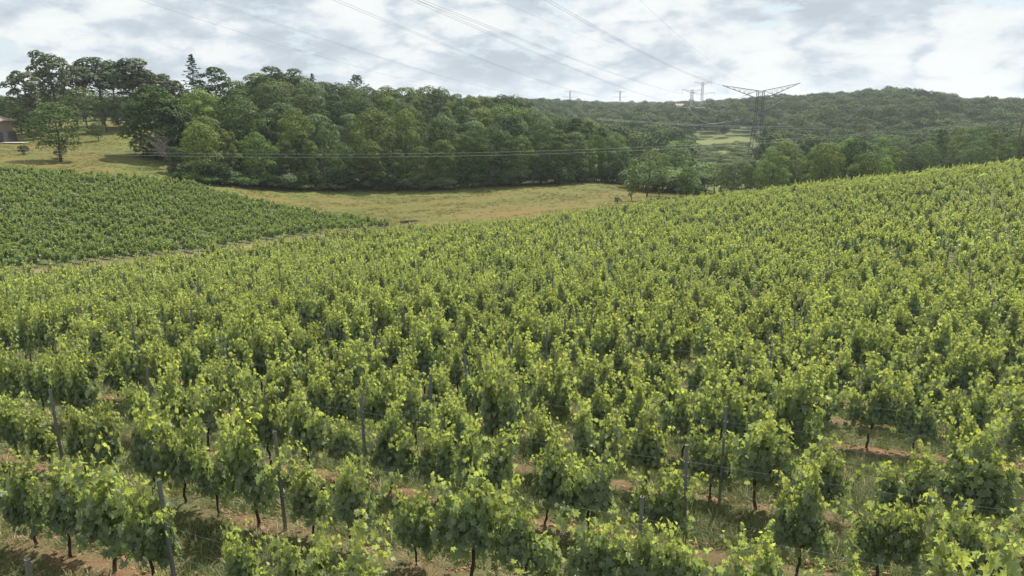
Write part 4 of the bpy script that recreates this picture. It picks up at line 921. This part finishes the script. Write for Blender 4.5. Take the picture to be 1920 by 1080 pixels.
# ------------------------------------------------------------------ pylons
def pylon_wide(name, x, y, gz, top, span, label, mat, lean=0, rz=0, w=.13):
    """lattice mast with two long upswept top arms and lower cross arms"""
    o = empty(name, (x, y, gz), rz, category='pylon', label=label); H = top-gz; b = MB()
    hw0, hw1 = 3.0, 1.35
    def cw(z): f = z/H; return hw0+(hw1-hw0)*min(1, f*1.6)
    for sx in (-1, 1):
        for sy in (-1, 1): b.bar((sx*cw(0), sy*cw(0), -1), (sx*cw(H*.62), sy*cw(H*.62), H*.62), w*1.2); b.bar((sx*cw(H*.62), sy*cw(H*.62), H*.62), (sx*hw1, sy*hw1, H), w*1.2)
    put('leg_frame', b.mesh('leg_frame'), mat, parent=o)
    b = MB(); z = 0
    while z < H-.5:
        dz_ = 2.3*cw(z); z2 = min(H, z+dz_)
        for ax in (0, 1):
            for s in (-1, 1):
                P0 = lambda t, zz: ((t*cw(zz), s*cw(zz), zz) if ax == 0 else (s*cw(zz), t*cw(zz), zz))
                b.bar(P0(-1, z), P0(1, z2), w*.42); b.bar(P0(1, z), P0(-1, z2), w*.5); b.bar(P0(-1, z2), P0(1, z2), w*.5)
        z = z2
    put('bracing', b.mesh('bracing'), mat, parent=o)
    tips = []
    for sgn, rise in ((-1, .13), (1, .19)):
        b = MB(); t = Vector((sgn*span, 0, H+span*rise*1.0)); 
        for sy in (-1, 1):
            r0 = Vector((sgn*hw1, sy*hw1, H)); r1 = Vector((sgn*hw1, sy*hw1, H-3.3)); 
            b.bar(r0, t, w*.8); kn = Vector((sgn*(hw1+span*.26), sy*hw1*.6, H-1.7)); b.bar(r1, kn, w*.8); b.bar(kn, t, w*.8); b.bar(r0, kn, w*.6)
            for f in (.15, .3, .45, .6, .78):
                p1 = r0.lerp(t, f); g = min(1, f*1.15); p2 = kn.lerp(t, max(0, (f-.2)/.8)); b.bar(p1, p2, w*.45); p3 = r0.lerp(t, f+.1); b.bar(p2, p3, w*.45)
        put('top_arm', b.mesh('top_arm'), mat, parent=o); tips.append(t)
        b = MB(); e = Vector((sgn*span*.62, 0, H-3.6)); kn = Vector((sgn*(hw1+span*.26), 0, H-1.7))
        for sy in (-1, 1): b.bar((sgn*hw1, sy*hw1, H-3.4), e, w*.6)
        b.bar(kn, e, w*.6); b.bar(kn, (sgn*span*.4, 0, H-3.5), w*.4)
        put('lower_arm', b.mesh('lower_arm'), mat, parent=o); tips.append(e)
        b = MB(); e2 = Vector((sgn*span*.78, 0, H*.58))
        for sy in (-1, 1): b.bar((sgn*cw(H*.6), sy*cw(H*.6), H*.56), e2, w*.5); b.bar((sgn*cw(H*.65), sy*cw(H*.65), H*.66), e2, w*.5)
        put('middle_arm', b.mesh('middle_arm'), mat, parent=o); tips.append(e2)
    Mx = Matrix.Translation((x, y, gz)) @ Matrix.Rotation(rz, 4, 'Z')
    return [Mx @ t for t in tips]
def gpx(px_, py_, Y): u, dy, dz = ray(px_, py_); s = Y/dy; return Vector((u*s, Y, dz*s+CZ))
base = gpx(1416, 300, 338); top = gpx(1424, 170, 338)
T1 = pylon_wide('lattice_pylon', base.x, 338, g1(base.x, 338), top.z, 17.5, 'large dark lattice pylon with long upswept arms beyond the crest', M['lattice'], w=.11)
def pylon_tier(name, px_, ytop, Y, hgt, arms, label, mat, w=.14, rz=0.15):
    t = gpx(px_, ytop, Y); gz = t.z-hgt; o = empty(name, (t.x, Y, gz), rz, category='pylon', label=label); b = MB(); H = hgt
    def cw(z): return 3.2-(3.2-.9)*min(1, z/H*1.5)
    for sx in (-1, 1):
        for sy in (-1, 1): b.bar((sx*3.2, sy*3.2, -8), (sx*.9, sy*.9, H*.66), w*1.3); b.bar((sx*.9, sy*.9, H*.66), (sx*.8, sy*.8, H), w*1.3)
    put('leg_frame', b.mesh('leg_frame'), mat, parent=o); b = MB(); z = 0
    while z < H-.5:
        z2 = min(H, z+2.2*cw(z))
        for ax in (0, 1):
            for s in (-1, 1):
                f_ = lambda q, zz: ((q*cw(zz), s*cw(zz), zz) if ax == 0 else (s*cw(zz), q*cw(zz), zz)); b.bar(f_(-1, z), f_(1, z2), w*.6); b.bar(f_(1, z), f_(-1, z2), w*.6)
        z = z2
    put('bracing', b.mesh('bracing'), mat, parent=o); tips = []
    for z, sp2 in arms:
        for sg in (-1, 1):
            b = MB(); e = Vector((sg*sp2, 0, z+.6))
            for sy in (-1, 1): b.bar((sg*.9, sy*.8, z), e, w*1.5); b.bar((sg*.9, sy*.8, z-1.8), e, w*1.2)
            for f in (.3, .6): b.bar((sg*(.9+(sp2-.9)*f), 0, z+.6*f), (sg*(.9+(sp2-.9)*f), 0, z-1.8+2.4*f), w*.5)
            am = put('cross_arm', b.mesh('cross_arm'), mat, parent=o)
            b = MB(); b.tube([(sg*sp2, 0, z+.6), (sg*sp2, 0, z-2.6)], .12, 5); put('insulator', b.mesh('insulator'), mat, parent=am); tips.append(Vector((sg*sp2, 0, z-2.6)))
    Mx = Matrix.Translation((t.x, Y, gz)) @ Matrix.Rotation(rz, 4, 'Z'); return [Mx @ q for q in tips]
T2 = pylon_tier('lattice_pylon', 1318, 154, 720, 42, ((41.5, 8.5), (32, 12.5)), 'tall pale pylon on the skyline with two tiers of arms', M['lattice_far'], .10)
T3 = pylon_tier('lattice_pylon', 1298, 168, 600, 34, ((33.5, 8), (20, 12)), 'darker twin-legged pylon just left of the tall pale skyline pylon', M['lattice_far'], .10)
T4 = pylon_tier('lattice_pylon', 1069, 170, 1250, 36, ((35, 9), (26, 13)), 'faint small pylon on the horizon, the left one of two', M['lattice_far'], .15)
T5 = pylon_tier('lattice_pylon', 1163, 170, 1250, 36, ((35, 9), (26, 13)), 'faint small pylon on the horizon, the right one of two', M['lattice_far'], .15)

# high-voltage conductors passing over the vineyard
def span_wire(P0, P1, sag, r, label, mat='cable', back=0.0, n=40, name='power_cable', pair=0, group='high voltage cables overhead'):
    P0, P1 = Vector(P0), Vector(P1); o = None
    pts = []
    for i in range(n+1):
        t = -back+(1+back)*i/n; p = P0.lerp(P1, t); p.z -= 4*sag*t*(1-t); pts.append(p)
    b = MB()
    side = (P1-P0).cross(Vector((0, 0, 1))).normalized()*pair/2
    if pair:
        b.tube([tuple(p+side) for p in pts], r, 4, False); b.tube([tuple(p-side+Vector((0, 0, -.2))) for p in pts], r, 4, False)
    else: b.tube([tuple(p) for p in pts], r, 4, False)
    put(name, b.mesh(name), M[mat], category='cable', label=label, group=group)
def overhead(xt, xm, ym, P1, r, label, pair=0, Y0=62):
    r = r*.75
    """passes photograph point (xt, 0) at depth Y0 and then (xm, ym) on its way to P1"""
    best = None
    for Yc in np.linspace(30, 150, 61):
        P0 = gpx(xt, 0, Yc)
        # where in plan the wire crosses column xm
        for t in np.linspace(.02, .98, 97):
            p = P0.lerp(P1, t); d = proj(p.x, p.y, p.z)
            if d[0] >= xm: break
        tgt = gpx(xm, ym, p.y); sag = (p.z-tgt.z)/(4*t*(1-t)); 
        if sag < 1: continue
        sc = abs(sag-9)
        if best is None or sc < best[0]: best = (sc, P0, sag)
    if best is None: best = (0, gpx(xt, 0, Y0), 6)
    _, P0, sag = best; print(label, 'Y0', round(P0.y), 'sag', round(sag, 1))
    span_wire(P0, P1, sag, r, label, back=.3, pair=pair)
overhead(262, 640, 118, gpx(960, 183, 480), .035, 'thin overhead cable reaching the sky\'s top edge furthest left')
overhead(392, 760, 122, gpx(1010, 184, 480), .035, 'double overhead cable, second from the left at the top edge', pair=.5)
overhead(632, 900, 110, gpx(1150, 186, 520), .04, 'double overhead cable, third from the left at the top edge', pair=.6)
overhead(778, 1050, 118, gpx(1262, 193, 560), .045, 'double overhead cable, fourth from the left, crossing the dark cloud', pair=.6)
overhead(790, 1070, 108, T3[0], .04, 'double overhead cable meeting the darker skyline pylon', pair=.5)
overhead(932, 1200, 110, gpx(1290, 140, 600), .02, 'faint single overhead cable between the bold cables')
overhead(1028, 1190, 90, T1[0], .045, 'double overhead cable ending at the large pylon\'s left arm', pair=.5)
overhead(1200, 1330, 110, T1[3], .02, 'faint overhead cable near the middle of the sky, rightmost')
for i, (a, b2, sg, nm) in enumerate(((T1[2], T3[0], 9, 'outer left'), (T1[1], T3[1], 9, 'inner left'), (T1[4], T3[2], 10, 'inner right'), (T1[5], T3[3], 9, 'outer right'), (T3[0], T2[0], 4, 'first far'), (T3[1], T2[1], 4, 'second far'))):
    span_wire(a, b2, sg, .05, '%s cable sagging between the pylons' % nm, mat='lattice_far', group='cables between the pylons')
# low local line in front of the wood to the wooden pole on the right
pole = gpx(1905, 296, 166); px0 = pole.x; pg = g1(px0, 166); ptop = gpx(1905, 222, 166).z
o = empty('utility_pole', (px0, 166, pg), 0, category='pole', label='dark wooden utility pole at the right edge below the crest')
b = MB(); b.tube([(0, 0, -1), (.05, 0, ptop-pg)], [.2, .14], 8); put('shaft', b.mesh('shaft'), M['pole_wood'], parent=o)
b = MB(); b.box((0, 0, ptop-pg-.35), (1.8, .14, .14)); put('cross_arm', b.mesh('cross_arm'), M['pole_wood'], parent=o)
for q in (-.8, .8): b = MB(); b.tube([(q, 0, ptop-pg-.28), (q, 0, ptop-pg-.05)], .05, 6); put('insulator', b.mesh('insulator'), M['lattice_far'], parent=o)
def fit_low(dy_, r, label, P1, Yl, yl, ym):
    P0 = gpx(-420, yl, Yl); best = min(np.linspace(0, 14, 141), key=lambda s_: abs((lambda t: proj(*(lambda p: (p.x, p.y, p.z-4*s_*t*(1-t)))(P0.lerp(P1, t)))[1])(.47)-ym))
    span_wire(P0, P1, best, r, label, mat='cable_pale', n=60, group='low pale line in front of the wood'); print('low', best)
fit_low(0, .014, 'upper pale cable of the low line across the wood', Vector((px0-.8, 166, ptop-.05)), 118, 262, 287)
fit_low(0, .014, 'lower pale cable of the low line across the wood', Vector((px0+.8, 166, ptop-.05)), 116, 265, 292)
for q in (0, 1):
    span_wire(gpx(1120, 222+q*2, 235), gpx(1560, 238+q*3, 262), .8, .03, '%s pale cable of the farther line beneath the big pylon' % ('lower' if q else 'upper'), mat='cable_pale', group='farther low line')

# ------------------------------------------------------------------ small things on the meadow
x, y = at(766, 417); o = empty('log_pile', (x, y, g1(x, y)), .2, category='log pile', label='small dark pile of branches at the near edge of the meadow')
for i in range(9):
    b = MB(); b.tube([(-1.1+rnd.uniform(-.5, .5), rnd.uniform(-.5, .5), .1+.07*(i//3)), (1.1+rnd.uniform(-.5, .5), rnd.uniform(-.5, .5), .14+.07*(i//3))], [.09, .06], 6); put('log', b.mesh('log'), M['bark'], parent=o)

# ------------------------------------------------------------------ air
hz_me = MB(); hz_me.box((400, 2600, 0), (9000, 7000, 1)); 
zlo = float(min(GZ.min(), 0))-1; zhi = max(CZ+14, 62)
b = MB(); b.box((0, 0, (zlo+zhi)/2), (11400, 11400, zhi-zlo)); hz_o = put('haze', b.mesh('haze'), None, kind='stuff')
m, nt, out = new_mat('haze'); pv_ = nt.nodes.new('ShaderNodeVolumePrincipled'); pv_.inputs['Density'].default_value = .00015
pv_.inputs['Color'].default_value = (.86, .93, 1, 1); pv_.inputs['Anisotropy'].default_value = .3; L(nt, pv_.outputs[0], out.inputs['Volume']); hz_o.data.materials.append(m)
print('ground z', GZ.min(), GZ.max(), 'objects', len(bpy.data.objects))
